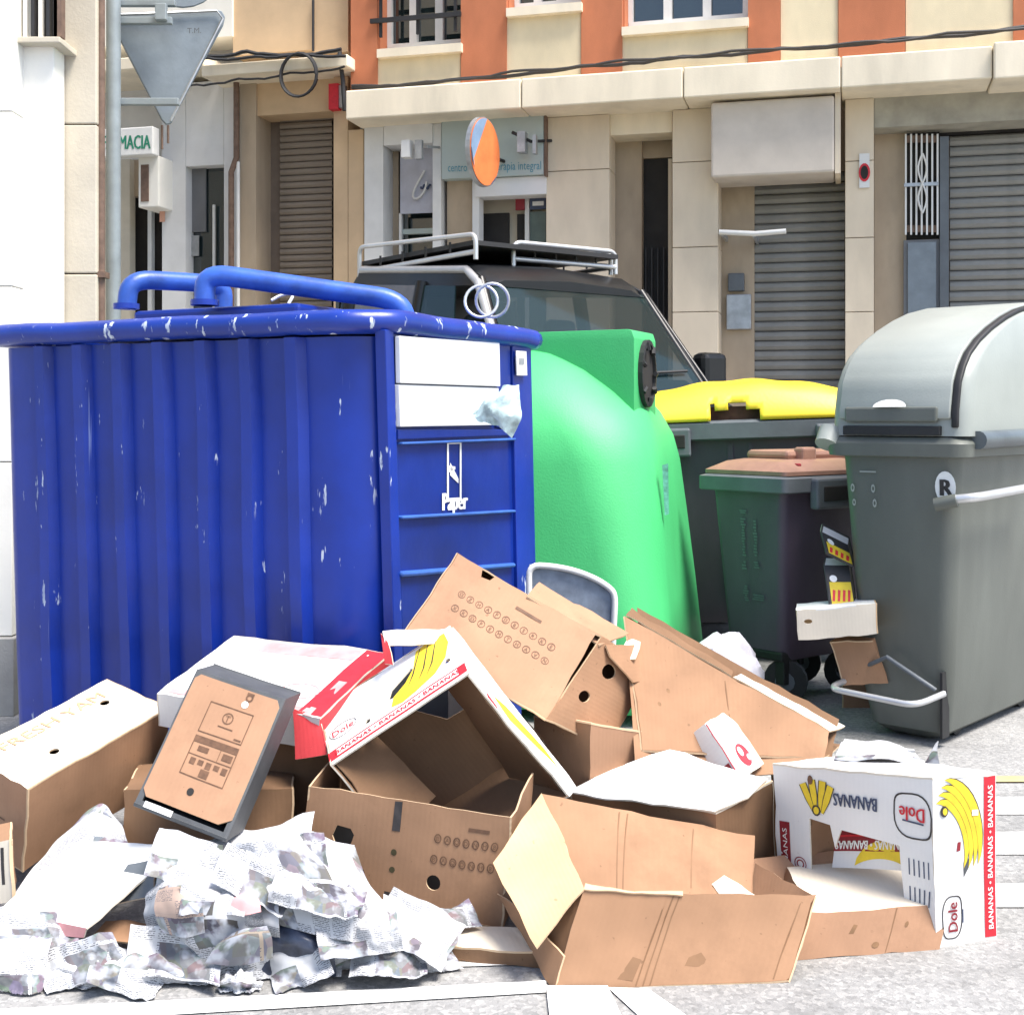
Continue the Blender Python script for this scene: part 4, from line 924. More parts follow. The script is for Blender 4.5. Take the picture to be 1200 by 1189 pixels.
P = Panel('white_label', [c.pt(.10, .02, -.04), c.pt(.40, .02, -.04), c.pt(.40, .06, -.04), c.pt(.10, .06, -.04)], [m_whitepl] * 3, c.e, c.ctr, amp=.003, th=.002)
# --- white and red banana-box lid lying behind
lid = Carton('flattened_carton', 'flattened white banana-box lid with pink and red print lying against the blue container', 'carton', W(374, 840, 3.55), W(184, 813, 3.85), W(458, 764, 3.8), W(376, 880, 3.57),
    {'c0': dict(name='top_panel', holes=[]), 'b0': dict(mats=WB), 'a0': dict(mats=[m_pink, m_card3, m_wedge]), 'a1': None, 'b1': None}, WB, GP)
Panel('folded_flap', [W(335, 778, 3.92), W(425, 766, 3.86), W(406, 756, 3.98), W(336, 771, 4.0)], [m_pinkink, m_card3, m_wedge], lid.e)
P = lid.P['c0']; ink(P, [rect(P, .0, .02, .14, .99)], m_red, 1, 'red_band'); ink(P, [rect(P, .15, .80, .75, .97), rect(P, .05, .03, .95, .10), rect(P, .05, .0, .10, .5)], m_pinkink, 1); ink(P, [(circle(.25 * P.lu, .3 * P.lv, .07, .04), [circle(.25 * P.lu, .3 * P.lv, .064, .034)])], m_pinkink, 1)
# --- open banana box, its mouth towards the street
P1, P2, P3 = W(387, 898, 3.42), W(550, 789, 3.43), W(666, 934, 3.46); off = W(527, 732, 3.68) - P2
bbx = Carton('banana_box', 'open white banana box tipped on its side, yellow bananas and red strip on its side', 'carton', P1, P2, P1 + (P3 - P2), P1 + off,
    {'b0': dict(name='printed_side', amp=.0035, holes=[[(.62, .52), (.70, .62), (.66, .70), (.50, .56), (.46, .42), (.50, .40)], (.30, .30, .009), (.90, .42, .010)]),
     'c1': dict(mats=BR_, holes=[[(.25, .03), (.95, .03), (.95, .55), (.60, .52)]]), 'a0': dict(mats=WB), 'b1': dict(mats=WB)}, WB, GP)
e = bbx.e
ps = Panel('edge_side', [P2, P3, W(677, 925, 3.55), W(531, 733, 3.68)], WB, e, bbx.ctr)
ink(ps, [L(ps, [(.30, .35), (.42, .55), (.75, .78), (.86, .70), (.70, .45), (.45, .22)])], m_yel, 1); ink(ps, [rect(ps, .20, .02, .30, .12)], m_red, 1)
Panel('corner_flap', [W(449, 739, 3.64), W(530, 734, 3.69), W(528, 752, 3.65), W(452, 756, 3.62)], WW, e); Panel('red_flap', [W(446, 741, 3.65), W(456, 752, 3.62), W(461, 778, 3.57), W(450, 776, 3.59)], [m_pink, m_pink, m_wedge], e)
Panel('red_end_flap', [W(342, 828, 3.6), W(376, 846, 3.56), W(384, 886, 3.5), W(346, 890, 3.55)], [m_pink, m_card3, m_wedge], e)
P = bbx.P['b0']; ink(P, [rect(P, .0, .05, 1, .20)], m_red, 1, 'red_strip'); ink(P, [rect(P, .06, .075, .94, .175)], m_wink, 1.5)
write(P, 'BANANAS \u2022 BANANAS \u2022 BANANAS', .5, .125, .017, m_red, 0, .40, 2.6, bold=1)
ink(P, [L(P, [(.47, .27), (.50, .40), (.60, .50), (.68, .66), (.73, .93), (.84, .97), (.945, .93), (.95, .72), (.90, .50), (.80, .34), (.66, .26), (.55, .23)])], m_yel, 1.1, 'bananas')
for a, b in ((.76, .62), (.82, .70), (.88, .76)): ink(P, [L(P, [(a, .93), (a + .006, .93), (b + .05, .55), (b - .02, .38), (b + .04, .56)])], m_ink, 1.6)
ink(P, [(circle(.13 * P.lu, .45 * P.lv, .045, .03), [circle(.13 * P.lu, .45 * P.lv, .043, .028)])], m_ink, 1); write(P, 'Dole', .13, .45, .026, m_red, 0, None, 1.5)
Panel('inner_flap', [bbx.pt(.02, .01, .05), bbx.pt(.02, .62, .05), bbx.pt(.30, .72, .5), bbx.pt(.22, .05, .6)], BR_, e, bbx.ctr)
Panel('inner_flap', [bbx.pt(.98, .05, .1), bbx.pt(.98, .98, .1), bbx.pt(.72, .98, .75), bbx.pt(.78, .05, .75)], BR_, e, bbx.ctr)
tb = thing('grey_tray', 'grey board tray seen through the open banana box', 'tray', W(490, 880, 3.94), 0, GP)
Panel('tray_side', [W(440, 872, 3.92), W(527, 872, 3.92), W(527, 785, 3.94), W(440, 790, 3.94)], [m_binrim, m_binrim, m_wedge], tb)
Panel('tray_end', [W(527, 872, 3.92), W(585, 866, 4.02), W(585, 780, 4.02), W(527, 785, 3.94)], WW, tb)
# --- large printed tan carton on top of the heap
O, A, B = W(470, 742, 3.75), W(640, 845, 3.6), W(535, 648, 3.95); off = W(768, 798, 4.0) - W(703, 757, 3.8)
big = Carton('carton', 'tan carton with rows of small printed round symbols, tilted on top of the heap', 'carton', O, A, B, O + off,
    {'c0': dict(name='printed_side', mats=KW, outline=[(0, 0), (.22, 0), (.25, .06), (.31, .07), (.36, 0), (1, 0), (1, 1), (.30, 1), (.28, .93), (.22, .91), (.20, 1), (0, 1)]), 'a1': dict(mats=KR, holes=[(.38, .30, .020, .026), (.72, .45, .026, .034)], outline=[(0, 0), (1, .1), (1, .3), (.93, .35), (1, .75), (.8, 1), (0, 1)]), 'b1': None, 'a0': None, 'b0': None, 'c1': dict(mats=BR_)}, KR, GP)
P = big.P['c0']
for r, (v, n) in enumerate(((.655, 11), (.50, 11))):
    for i in range(n):
        u = .17 + .064 * i + .01 * r
        ink(P, [(circle(u * P.lu, v * P.lv, .0125, None, 10), [circle(u * P.lu, v * P.lv, .0105, None, 10)])], m_inkb, 1, 'printed_symbols'); write(P, 'XKOPEMTHAVN'[i] if r else 'OZHAPDBSRKE'[i], u, v, .012, m_inkb)
ink(P, [rect(P, .50, .80, .68, .83)], m_inkb, 1)
Panel('top_flap', [W(618, 698, 3.86), W(703, 757, 3.8), W(738, 743, 3.98), W(632, 681, 4.02)], KW, big.e, outline=[(0, 0), (.3, 0), (.34, .14), (.42, .12), (.44, 0), (1, 0), (1, 1), (.45, 1), (.40, .9), (0, 1)])
Panel('torn_flap', [W(706, 758, 3.8), W(735, 800, 3.85), W(771, 798, 3.95), W(748, 750, 4.0)], KR, big.e, outline=[(0, .1), (.3, 0), (1, .2), (.95, .8), (.6, 1), (.1, .85)])
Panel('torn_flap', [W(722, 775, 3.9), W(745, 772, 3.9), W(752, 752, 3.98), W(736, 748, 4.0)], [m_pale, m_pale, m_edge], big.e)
# --- grey panel with rounded white rim against the green container
gp = thing('grey_board', 'grey panel with rounded white rim leaning against the green container', 'panel', W(675, 745, 4.5))
pts = [(620, 760), (620, 662), (645, 663), (672, 668), (696, 677), (714, 688), (721, 697), (718, 760)]
def slab(name, pts, Y, th, mat, par):
    P = [W(x, y, Y) for x, y in pts]; n = len(P); vs = P + [p + Vector((0, th, 0)) for p in P]
    return bevel_obj(mk(name, vs, [tuple(range(n)), tuple(range(2 * n - 1, n - 1, -1))] + [(i, n + i, n + (i + 1) % n, (i + 1) % n) for i in range(n)], mat, par), .004, 2)
slab('board', pts, 4.5, .03, plain('speckled_grey_board', (.22, .26, .32), .6, var=.3, scale=18), gp); tube('white_rim', bend([W(x, y, 4.49) for x, y in pts], .04), .011, m_whitepl, gp, 8)
# --- long brown carton on the right of the heap
lg = thing('carton', 'long open brown carton lying slanted beside the green container', 'carton', W(850, 880, 3.75), 0, GP)
q = [W(745, 915, 3.66), W(964, 905, 3.68), W(973, 857, 3.78), W(733, 722, 4.05)]
lgp = Panel('side_panel', q, KR, lg, None, sag=.02)
Panel('side_panel', [p + Vector((.05, .10, .012)) for p in q], BR_, lg, None, sag=.02)
creases(lgp, [((.55, .05), (.50, .96)), ((.02, .5), (.02, .5))][:1]); ink(lgp, [circle(.20 * lgp.lu, .62 * lgp.lv, .006, .006, 7), circle(.15 * lgp.lu, .50 * lgp.lv, .006, .005, 7)], m_stain, .4, 'stain')
Panel('rim_flap', [W(735, 720, 4.06), W(858, 790, 3.93), W(860, 783, 4.02), W(741, 713, 4.15)], [m_card3, m_card3, m_edge], lg, outline=[(0, 0), (1, 0), (1, .7), (.8, .9), (.6, .7), (.4, 1), (.2, .8), (0, 1)])
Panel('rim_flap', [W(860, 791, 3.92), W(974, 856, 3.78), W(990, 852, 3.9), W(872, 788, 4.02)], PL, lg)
Panel('bottom_panel', [W(752, 880, 3.72), W(966, 889, 3.72), W(985, 872, 3.95), W(800, 850, 4.1)], BR_, lg); Panel('end_panel', [W(752, 880, 3.72), W(800, 850, 4.1), W(760, 735, 4.15), W(733, 722, 4.05)], BR_, lg)
# --- small tan carton under the printed one
sm = Carton('carton', 'small plain tan carton wedged below the printed carton', 'carton', W(692, 848, 3.66), W(625, 840, 3.8), W(768, 862, 3.8), W(690, 970, 3.69), {'b0': dict(mats=KR), 'a0': dict(mats=KW), 'c0': dict(mats=KW, name='top_panel'), 'a1': None, 'b1': None}, KR, GP)
# --- white carton with red oval, white-topped carton in front of it
wo = Carton('carton', 'white carton with red oval mark and dark red square, tilted', 'carton', W(825, 848, 3.75), W(853, 831, 3.86), W(868, 914, 3.58), W(786, 882, 3.86),
    {'c0': dict(name='oval_side'), 'a0': dict(name='plain_side', holes=[(.22, .42, .016, .007)]), 'b0': None, 'a1': None, 'b1': None}, WB, GP)
P = wo.P['c0']; q = lambda x, y: (x * P.lu, y * P.lv)
ink(P, [circle(.55 * P.lu, .72 * P.lv, .028, .042, 18)], m_red, 1, 'oval'); ink(P, [circle(.5 * P.lu, .66 * P.lv, .010, .018, 10), circle(.66 * P.lu, .8 * P.lv, .010, .012, 10)], m_wink, 2); ink(P, [rect(P, 0, .02, .05, .95)], m_dred, 1)
P = wo.P['a0']; ink(P, [rect(P, .70, .02, .92, .30)], m_dred, 1)
wt = Carton('carton', 'carton with blank white top and shaded brown side behind the front carton', 'carton', W(838, 952, 3.4), W(905, 914, 3.56), W(668, 926, 3.62), W(842, 1048, 3.46),
    {'c0': dict(name='top_panel', mats=WB, holes=[(.72, .12, .016, .007)]), 'b0': dict(mats=BR_), 'a0': dict(mats=KR), 'a1': None, 'b1': None}, WB, GP)
Panel('lid_flap', [W(838, 951, 3.39), W(905, 913, 3.55), W(775, 879, 3.70), W(670, 931, 3.5)], WB, wt.e, amp=.016, step=.03, outline=[(0, .02), (.5, 0), (1, .05), (.97, .5), (1, .93), (.6, 1), (.3, .96), (0, 1)])
# --- perforated brown carton
O, A, B = W(350, 1046, 3.4), W(588, 1090, 3.23), W(362, 921, 3.42)
pf = Carton('carton', 'brown perforated carton with punched holes and rows of round symbols, standing behind the newspapers', 'carton', O, A, B, O + Vector((.06, .22, .05)),
    {'c0': dict(name='perforated_side', mats=KR, holes=[[(.14, .58), (.16, .50), (.20, .45), (.235, .52), (.25, .62), (.23, .67), (.16, .68)], (.30, .27, .014, .019), (.655, .32, .019, .019)]), 'a0': dict(mats=KR), 'a1': None, 'b0': None}, KR, GP)
Panel('hole_shade_sheet', [pf.pt(.01, .02, .3), pf.pt(.99, .02, .3), pf.pt(.99, .8, .3), pf.pt(.01, .8, .3)], [m_plastic_shade] * 3, pf.e)  # dark sheet added behind the holes in place of the shade inside
P = pf.P['c0']
for r, v in enumerate((.72, .53)):
    for i in range(8):
        u = .66 + .045 * i - .01 * r
        if u < .97: ink(P, [(circle(u * P.lu, v * P.lv, .010, .012, 9), [circle(u * P.lu, v * P.lv, .007, .009, 9)])], m_inkb, 1, 'printed_symbols'); write(P, 'BAQDNH86'[i], u, v, .011, m_inkb)
ink(P, [rect(P, .437, .72, .475, .985), rect(P, .43, .02, .475, .16)], m_ink, 1, 'black_bars'); ink(P, [rect(P, .80, .83, .90, .86)], m_inkb, 1); ink(P, [circle(.455 * P.lu, .53 * P.lv, .008), circle(.455 * P.lu, .37 * P.lv, .008)], plain('olive_ink', (.06, .05, .02), .7), 1, 'printed_dots')
# --- big open carton in front
fe = thing('carton', 'large open tan carton with bent flaps in front of the heap', 'carton', (W(780, 1150, 2.95).x, 3.05, 0), 0, GP)
fbl, fbr, ffr, ffl = W(650, 1160, 2.912), W(925, 1151, 2.95), W(957, 1050, 3.03), W(684, 1041, 2.99)
fpn = Panel('front_panel', [fbl, fbr, ffr, ffl], KR, fe, outline=[(0, 0), (.98, 0), (1, .04), (.985, .9), (1, 1), (.95, .985), (.6, .99), (.3, 1), (0, 1)], sag=.008)
creases(fpn, [((.34, .02), (.35, .98)), ((.37, .02), (.375, .99)), ((.40, .02), (.40, .99)), ((.93, .05), (.94, .95))])
ink(fpn, [L(fpn, [(.53, .22), (.61, .20), (.62, .36), (.54, .38)]), L(fpn, [(.25, .10), (.32, .08), (.33, .30), (.29, .33)])], m_crease, .3, 'stain')
Panel('torn_edge', [W(684, 1040, 2.985), W(797, 1047, 3.0), W(797, 1041, 3.01), W(686, 1033, 3.0)], [m_edge, m_edge, m_edge], fe, outline=[(0, 0), (1, 0), (1, .9), (.8, .6), (.5, .3), (.2, .6), (0, 1)], step=.02)
Panel('end_flap', [W(630, 1109, 2.90), W(684, 1040, 2.985), W(634, 930, 3.33), W(576, 1011, 3.12)], [m_cardy, m_cardy, m_edge], fe)  # paler card puts the light on this upturned flap into its colour
Panel('end_panel', [W(578, 1030, 3.3), W(650, 1160, 2.915), W(684, 1042, 2.995), W(634, 934, 3.34)], BR_, fe)
bkp = Panel('back_panel', [W(650, 1128, 3.02), W(880, 1118, 3.1), W(883, 979, 3.42), W(634, 931, 3.34)], KR, fe)
creases(bkp, [((.33, .45), (.36, .98)), ((.36, .45), (.40, .98)), ((.70, .5), (.71, .99))])
Panel('side_strip', [W(581, 1046, 3.24), W(650, 1161, 2.913), W(662, 1118, 2.93), W(602, 1060, 3.1)], KR, fe)
Panel('bottom_panel', [fbl + Vector((0, 0, .004)), fbr + Vector((0, 0, .004)), W(880, 1112, 3.11), W(655, 1120, 3.05)], BR_, fe)
Panel('end_panel', [fbr, W(880, 1118, 3.1), W(884, 1010, 3.35), W(955, 1052, 3.03)], KR, fe)
Panel('torn_flap', [W(846, 1050, 3.06), W(885, 1050, 3.04), W(862, 1022, 3.18), W(830, 1030, 3.16)], [m_pale, m_card, m_edge], fe, outline=[(0, 0), (1, 0), (.6, 1), (0, .7)], step=.02)
# --- low tan carton, the light on its lid put into paler card
O = G(932, 1125); A = G(1100, 1112); up_ = W(948, 1070, 3.1) - O
lo = Carton('carton', 'low tan carton with its top paled for the light, lying beside the banana box', 'carton', O, A, O + (W(922, 1014, 3.47) - W(948, 1070, 3.1)), O + up_, {'b0': dict(mats=KW), 'c1': dict(mats=PL, name='top_panel'), 'a0': None, 'a1': None, 'b1': None}, KR, GP, amp=.004)
P = lo.P['b0']; ink(P, [circle(.53 * P.lu, .22 * P.lv, .010, .008, 8), L(P, [(.32, .5), (.34, .7), (.37, .68), (.355, .5)]), circle(.72 * P.lu, .62 * P.lv, .005, .008, 7)], m_stain, .4, 'stain'); creases(P, [((.62, .02), (.62, .98))])
Panel('rear_flap', [W(868, 1050, 3.42), W(1010, 1014, 3.5), W(1012, 993, 3.52), W(860, 1006, 3.5)], KW, lo.e)
def sup(a, b, n=24):
    o = []
    for i in range(n):
        t = 2 * math.pi * i / n; c, s_ = math.cos(t), math.sin(t); e_ = .85 if c * s_ > 0 else .45
        o.append((a * math.copysign(abs(c) ** e_, c), b * math.copysign(abs(s_) ** e_, s_)))
    return o
# --- banana box standing on its end at the right
db = thing('banana_box', 'white banana box with banana bunch and red lettered strip standing on the asphalt', 'carton', (W(1100, 1100, 3.3).x, 3.35, 0), 0, GP)
dO, dA, dB, dC, dD, dT = G(1097, 1110), G(1168, 1099), W(912, 1040, 3.545), W(1093, 912, 3.12), W(1167, 906, 3.2), W(905, 893, 3.5)
dctr = (dO + dA + dB + dC) / 4 + Vector((.05, .15, 0))
pf_ = Panel('front_panel', [dB, dO, dC, dT], WB, db, dctr, holes=[], outline=[(0, 0), (.235, 0), (.235, .62), (.37, .60), (.40, .44), (.44, .58), (.80, .56), (.83, .10), (.83, 0), (1, 0), (1, 1), (0, 1)], amp=.004)
pe_ = Panel('end_panel', [dO, dA, dD, dC], WB, db, dctr, amp=.003)
Panel('top_panel', [dT, dC, dD, W(1000, 884, 3.75)], WB, db, dctr, amp=.004)
Panel('back_panel', [W(905, 1035, 3.8), W(1070, 1070, 3.5), W(1070, 920, 3.5), W(905, 905, 3.8)], BR_, db)
Panel('side_flap', [W(948, 1030, 3.5), W(981, 1030, 3.55), W(981, 948, 3.55), W(950, 945, 3.5)], KR, db)
pi_ = Panel('inner_flap', [W(975, 1016, 3.42), W(1068, 1020, 3.22), W(1068, 967, 3.22), W(980, 970, 3.42)], WW, db, amp=.003)
ink(pi_, [rect(pi_, 0, .42, 1, .95)], m_dred, 1); ink(pi_, [rect(pi_, 0, .78, 1, .83)], m_red, 1.5); write(pi_, 'BANANAS \u2022 BANANAS', .5, .57, .024, m_wink, 180, .24, 2.5, bold=1); ink(pi_, [shape(pi_, [(x, y - .12) for x, y in crescent(.13, .035, 50, 130)], .62, .25)], m_yel, 1)
P = pf_
write(P, 'BANANAS', .535, .79, .036, m_blueink, 180, .135, 2, bold=1)
ink(P, [(shape(P, sup(.057, .055), .88, .76), [shape(P, sup(.053, .051), .88, .76)])], m_ink, 1)
write(P, 'Dole', .88, .77, .034, m_red, 180, .075, 2, bold=1); ink(P, [shape(P, [(-.03, -.026), (.035, -.03), (.035, -.026), (-.03, -.022)], .88, .79)], m_blueink, 2)
for k, (dx, a) in enumerate(((-.028, 24), (-.008, 8), (.016, -8), (.034, -20))):
    for mm, s, l in ((m_ink, 1.2, 1 + .2 * k), (m_yel, .92, 1.1 + .2 * k)):
        ink(P, [shape(P, [(dx + x * s, y) for x, y in ((-.011, .045), (.011, .045), (.010, 0), (.004, -.04), (-.004, -.04), (-.010, 0))], .285, .80, a)], mm, l)
ink(P, [circle(.285 * P.lu, .69 * P.lv, .014, .016, 10)], m_ink, 2); ink(P, [circle(.285 * P.lu, .69 * P.lv, .009, .011, 10)], m_yel, 2.3); ink(P, [circle(.25 * P.lu, .91 * P.lv, .009, .014, 8)], m_inkb, 2.2)
ink(P, [rect(P, .03, .04, .10, .56)], m_dred, 1); write(P, 'BANANAS', .065, .32, .016, m_wink, 90, .15, 2.2)
ink(P, [(circle(.165 * P.lu, .26 * P.lv, .021), [circle(.165 * P.lu, .26 * P.lv, .018)]), (circle(.165 * P.lu, .26 * P.lv, .013), [circle(.165 * P.lu, .26 * P.lv, .009)])], m_dred, 1)
for i in range(5):
    for j in range(2): ink(P, [rect(P, .855 + .028 * i, .40 - .17 * j, .862 + .028 * i, .50 - .17 * j)], m_blueink, 1)
P = pe_
ink(P, [rect(P, .80, .02, .985, .985)], m_red, 1, 'red_strip'); write(P, 'BANANAS \u2022 BANANAS \u2022 BANANAS', .893, .50, .016, m_wink, 90, .36, 2.2, bold=1)
for k in range(4):
    r = .105 + .017 * k
    for mm, w, l in ((m_ink, .0205, 1 + .2 * k), (m_yel, .0175, 1.12 + .2 * k)): ink(P, [shape(P, [(x * .80, y * 1.15) for x, y in crescent(r, w * 1.15, -22 + 3 * k, 92 - 4 * k)], .06, .56)], mm, l)
ink(P, [circle(.17 * P.lu, .80 * P.lv, .012, .014, 10)], m_ink, 2.2); ink(P, [circle(.18 * P.lu, .80 * P.lv, .007, .009, 10)], m_yel, 2.5); ink(P, [rect(P, .60, .76, .70, .795)], m_wink, 2.6)
ink(P, [L(P, [(.47, .40), (.56, .46), (.56, .50), (.50, .54), (.47, .48)])], m_dkgrey, 1); ink(P, [L(P, [(.36, .555), (.42, .56), (.43, .61), (.38, .61)])], m_dred, 1)
ink(P, [(shape(P, sup(.054, .031), .27, .17, 90), [shape(P, sup(.051, .028), .27, .17, 90)])], m_ink, 1)
write(P, 'Dole', .27, .17, .030, m_dred, 90, .072, 2, bold=1); ink(P, [rect(P, .43, .13, .45, .21)], m_blueink, 1)
# --- white board and flat pale carton in the front
wb = thing('white_board', 'blank white board sheet sloping over the newspapers', 'board', W(100, 1060, 3.1), 0, GP)
Panel('board_face', [W(-5, 1066, 3.1), W(104, 1087, 3.0), W(207, 990, 3.26), W(94, 984, 3.42)], WW, wb, sag=.006); Panel('folded_edge', [W(-5, 1080, 3.1), W(100, 1100, 3.0), W(104, 1087, 3.0), W(-5, 1066, 3.1)], [m_pinkink, m_card, m_wedge], wb)
Panel('grey_fold', [W(118, 1060, 3.15), W(178, 1050, 3.1), W(180, 1005, 3.2), W(150, 1012, 3.22)], [m_binrim, m_binrim, m_wedge], wb)
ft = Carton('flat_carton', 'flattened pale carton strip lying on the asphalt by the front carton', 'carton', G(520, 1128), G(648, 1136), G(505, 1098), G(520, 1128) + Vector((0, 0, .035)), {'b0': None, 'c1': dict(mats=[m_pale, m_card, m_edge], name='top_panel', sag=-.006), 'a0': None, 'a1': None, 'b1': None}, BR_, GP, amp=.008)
bk = thing('carton', 'crushed dark brown carton scrap under the white board', 'carton', W(150, 1105, 3.1), 0, GP)
Panel('torn_panel', [W(100, 1105, 3.08), W(185, 1118, 3.05), W(182, 1085, 3.12), W(120, 1078, 3.15)], [m_card, m_card, m_edge], bk, amp=.02, step=.02)
sl = Carton('carton', 'small pale carton beside the yam carton', 'carton', W(16, 1055, 3.25), W(-30, 1060, 3.3), W(18, 1030, 3.4), W(12, 985, 3.28), {'b0': dict(mats=PL), 'a0': dict(mats=KR), 'c1': None}, KR, GP)
P = sl.P['b0']; ink(P, [rect(P, .2, .3, .28, .9)], m_ink, 1)
# cartons added in the heap's shadowed middle, their dark brown standing in for shade
for i, (O, A, B, Cc, lb_) in enumerate(((W(145, 1030, 3.5), W(345, 1030, 3.5), W(160, 990, 3.8), W(147, 925, 3.55), 'added carton in shade brown behind the dark crate'), (W(195, 950, 3.86), W(392, 960, 3.66), W(215, 930, 4.05), W(195, 868, 3.88), 'added carton in shade brown under the flattened banana-box lid'), (W(395, 1010, 3.78), W(640, 1010, 3.78), W(400, 980, 3.95), W(395, 880, 3.8), 'added carton in shade brown under the tipped banana box'))):
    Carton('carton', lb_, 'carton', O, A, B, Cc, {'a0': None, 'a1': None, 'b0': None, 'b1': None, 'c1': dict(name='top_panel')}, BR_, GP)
# ================================================================== NEWSPAPERS
def cr(p0, p1, p2, p3, t):
    return .5 * ((2 * p1) + (p2 - p0) * t + (2 * p0 - 5 * p1 + 4 * p2 - p3) * t * t + (3 * p1 - p0 - 3 * p2 + p3) * t ** 3)
def spl(ps, t):
    n = len(ps) - 1; x = t * n; i = min(int(x), n - 1); f = x - i
    g = lambda k: ps[k] if 0 <= k <= n else (2 * ps[0] - ps[1] if k < 0 else 2 * ps[n] - ps[n - 1])
    return cr(g(i - 1), g(i), g(i + 1), g(i + 2), f)
def tri_w(x): x = x - math.floor(x); return abs(2 * x - 1)
def sheet(name, label, cat, ctrl, mat, amp=.014, fr=6, n=34, seed=0, group='crumpled newspapers', top=True, parent=None, zmin=.006, edge=.05):
    rnd = random.Random(seed); dirs = [(rnd.uniform(0, math.pi), rnd.uniform(.6, 1.6) * fr, rnd.random(), rnd.uniform(.4, 1)) for _ in range(7)] + [(rnd.uniform(0, math.pi), rnd.uniform(1.8, 3.2) * fr, rnd.random(), rnd.uniform(.12, .35)) for _ in range(6)]
    rows = [[W(*c) for c in r] for r in ctrl]; P = []
    for j in range(n + 1):
        v = j / n; col = [spl([r[k] for r in rows], v) for k in range(len(rows[0]))]
        P.append([spl(col, i / n) for i in range(n + 1)])
    lu = sum((P[n // 2][i + 1] - P[n // 2][i]).length for i in range(n)); lv = sum((P[j + 1][n // 2] - P[j][n // 2]).length for j in range(n))
    vs = []; uv = []
    for j in range(n + 1):
        for i in range(n + 1):
            a = P[j][min(i + 1, n)] - P[j][max(i - 1, 0)]; b = P[min(j + 1, n)][i] - P[max(j - 1, 0)][i]; nn = a.cross(b)
            nn = nn.normalized() if nn.length > 1e-9 else Vector((0, 0, 1))
            x, y = i / n * lu, j / n * lv; wx = x + .02 * noise.noise(Vector((x * 7, y * 7, seed))); wy = y + .02 * noise.noise(Vector((x * 7, y * 7, seed + 9)))
            h = sum(k * (tri_w((wx * math.cos(d) + wy * math.sin(d)) * f + ph) - .5) for d, f, ph, k in dirs) / 2.6
            h += .9 * noise.noise(Vector((x * 11, y * 11, seed + 3)))
            e = edge * lu * .3
            p = P[j][i] + nn * (h * amp) + Vector((noise.noise(Vector((x * 5, y * 5, seed + 20))), noise.noise(Vector((x * 5, y * 5, seed + 30))), 0)) * amp * .8
            p.z = max(p.z, zmin + .004 * rnd.random()); vs.append(p); uv.append((x * 1.0, y * 1.0))
    fs = [(j * (n + 1) + i, j * (n + 1) + i + 1, (j + 1) * (n + 1) + i + 1, (j + 1) * (n + 1) + i) for j in range(n) for i in range(n)]
    o = mk(name, vs, fs, mat, parent, True, False, uv)
    autosmooth(o, 22); md = o.modifiers.new('s', 'SOLIDIFY'); md.thickness = .0012
    if top: tag(o, label, cat, group)
    return o
NS = 'newspaper'
sheet(NS, 'folded newspaper page leaning against the yam carton', 'newspaper', [[(15, 1052, 3.3), (75, 1055, 3.3), (152, 1005, 3.38)], [(50, 1003, 3.42), (100, 985, 3.43), (150, 985, 3.44)], [(92, 965, 3.5), (120, 940, 3.54), (138, 962, 3.52)]], m_news[0], .010, 5, seed=1)
sheet(NS, 'crumpled newspaper bundle below the dark crate', 'newspaper', [[(198, 1140, 2.97), (265, 1146, 2.95), (335, 1142, 2.97)], [(170, 1095, 3.05), (250, 1082, 2.93), (322, 1092, 2.95)], [(176, 1035, 3.12), (258, 1028, 3.03), (335, 1045, 3.02)], [(205, 992, 3.24), (280, 985, 3.18), (350, 1000, 3.15)]], m_news[1], 0.034, 5.5, 66, 2)
sheet(NS, 'newspaper page with picture boxes spread over the bundle', 'newspaper', [[(322, 1082, 2.965), (395, 1100, 2.95), (455, 1115, 2.98)], [(300, 1030, 3.02), (385, 1040, 3.0), (470, 1080, 3.04)], [(290, 998, 3.14), (355, 985, 3.14), (440, 1045, 3.14)], [(285, 992, 3.25), (345, 978, 3.25), (415, 988, 3.24)]], m_news[1], 0.016, 4, 62, 13)
sheet(NS, 'pale newspaper sheet draped down to the asphalt', 'newspaper', [[(388, 1146, 3.0), (460, 1142, 3.0), (540, 1139, 3.01)], [(392, 1105, 2.96), (465, 1098, 2.98), (525, 1110, 3.04)], [(410, 1058, 3.04), (465, 1058, 3.07), (500, 1072, 3.12)]], m_news[2], 0.019, 5, 58, 4)
sheet(NS, 'blank newspaper corner folded up against the perforated carton', 'newspaper', [[(200, 1006, 3.20), (280, 1002, 3.16), (345, 1004, 3.14)], [(250, 982, 3.28), (305, 988, 3.25), (362, 992, 3.24)], [(275, 968, 3.34), (325, 962, 3.34), (370, 950, 3.36)]], m_news[2], 0.016, 4, 52, 5)
sheet(NS, 'newspaper scrap sticking out towards the front carton', 'newspaper', [[(462, 1092, 3.03), (510, 1092, 3.08), (566, 1083, 3.14)], [(452, 1066, 3.12), (510, 1070, 3.13), (560, 1068, 3.17)], [(450, 1050, 3.2), (515, 1066, 3.18), (550, 1050, 3.2)]], m_news[0], 0.016, 6, 50, 6)
sheet(NS, 'dark blue printed magazine page tucked under the newspapers', 'magazine', [[(300, 1142, 2.975), (345, 1146, 2.965), (394, 1144, 2.975)], [(300, 1098, 2.97), (345, 1105, 2.95), (392, 1112, 2.96)], [(300, 1062, 3.02), (345, 1068, 3.0), (390, 1090, 3.0)]], plain('dark_magazine_print', (.035, .045, .075), .35, var=.6, scale=22), 0.019, 6, 48, 7)
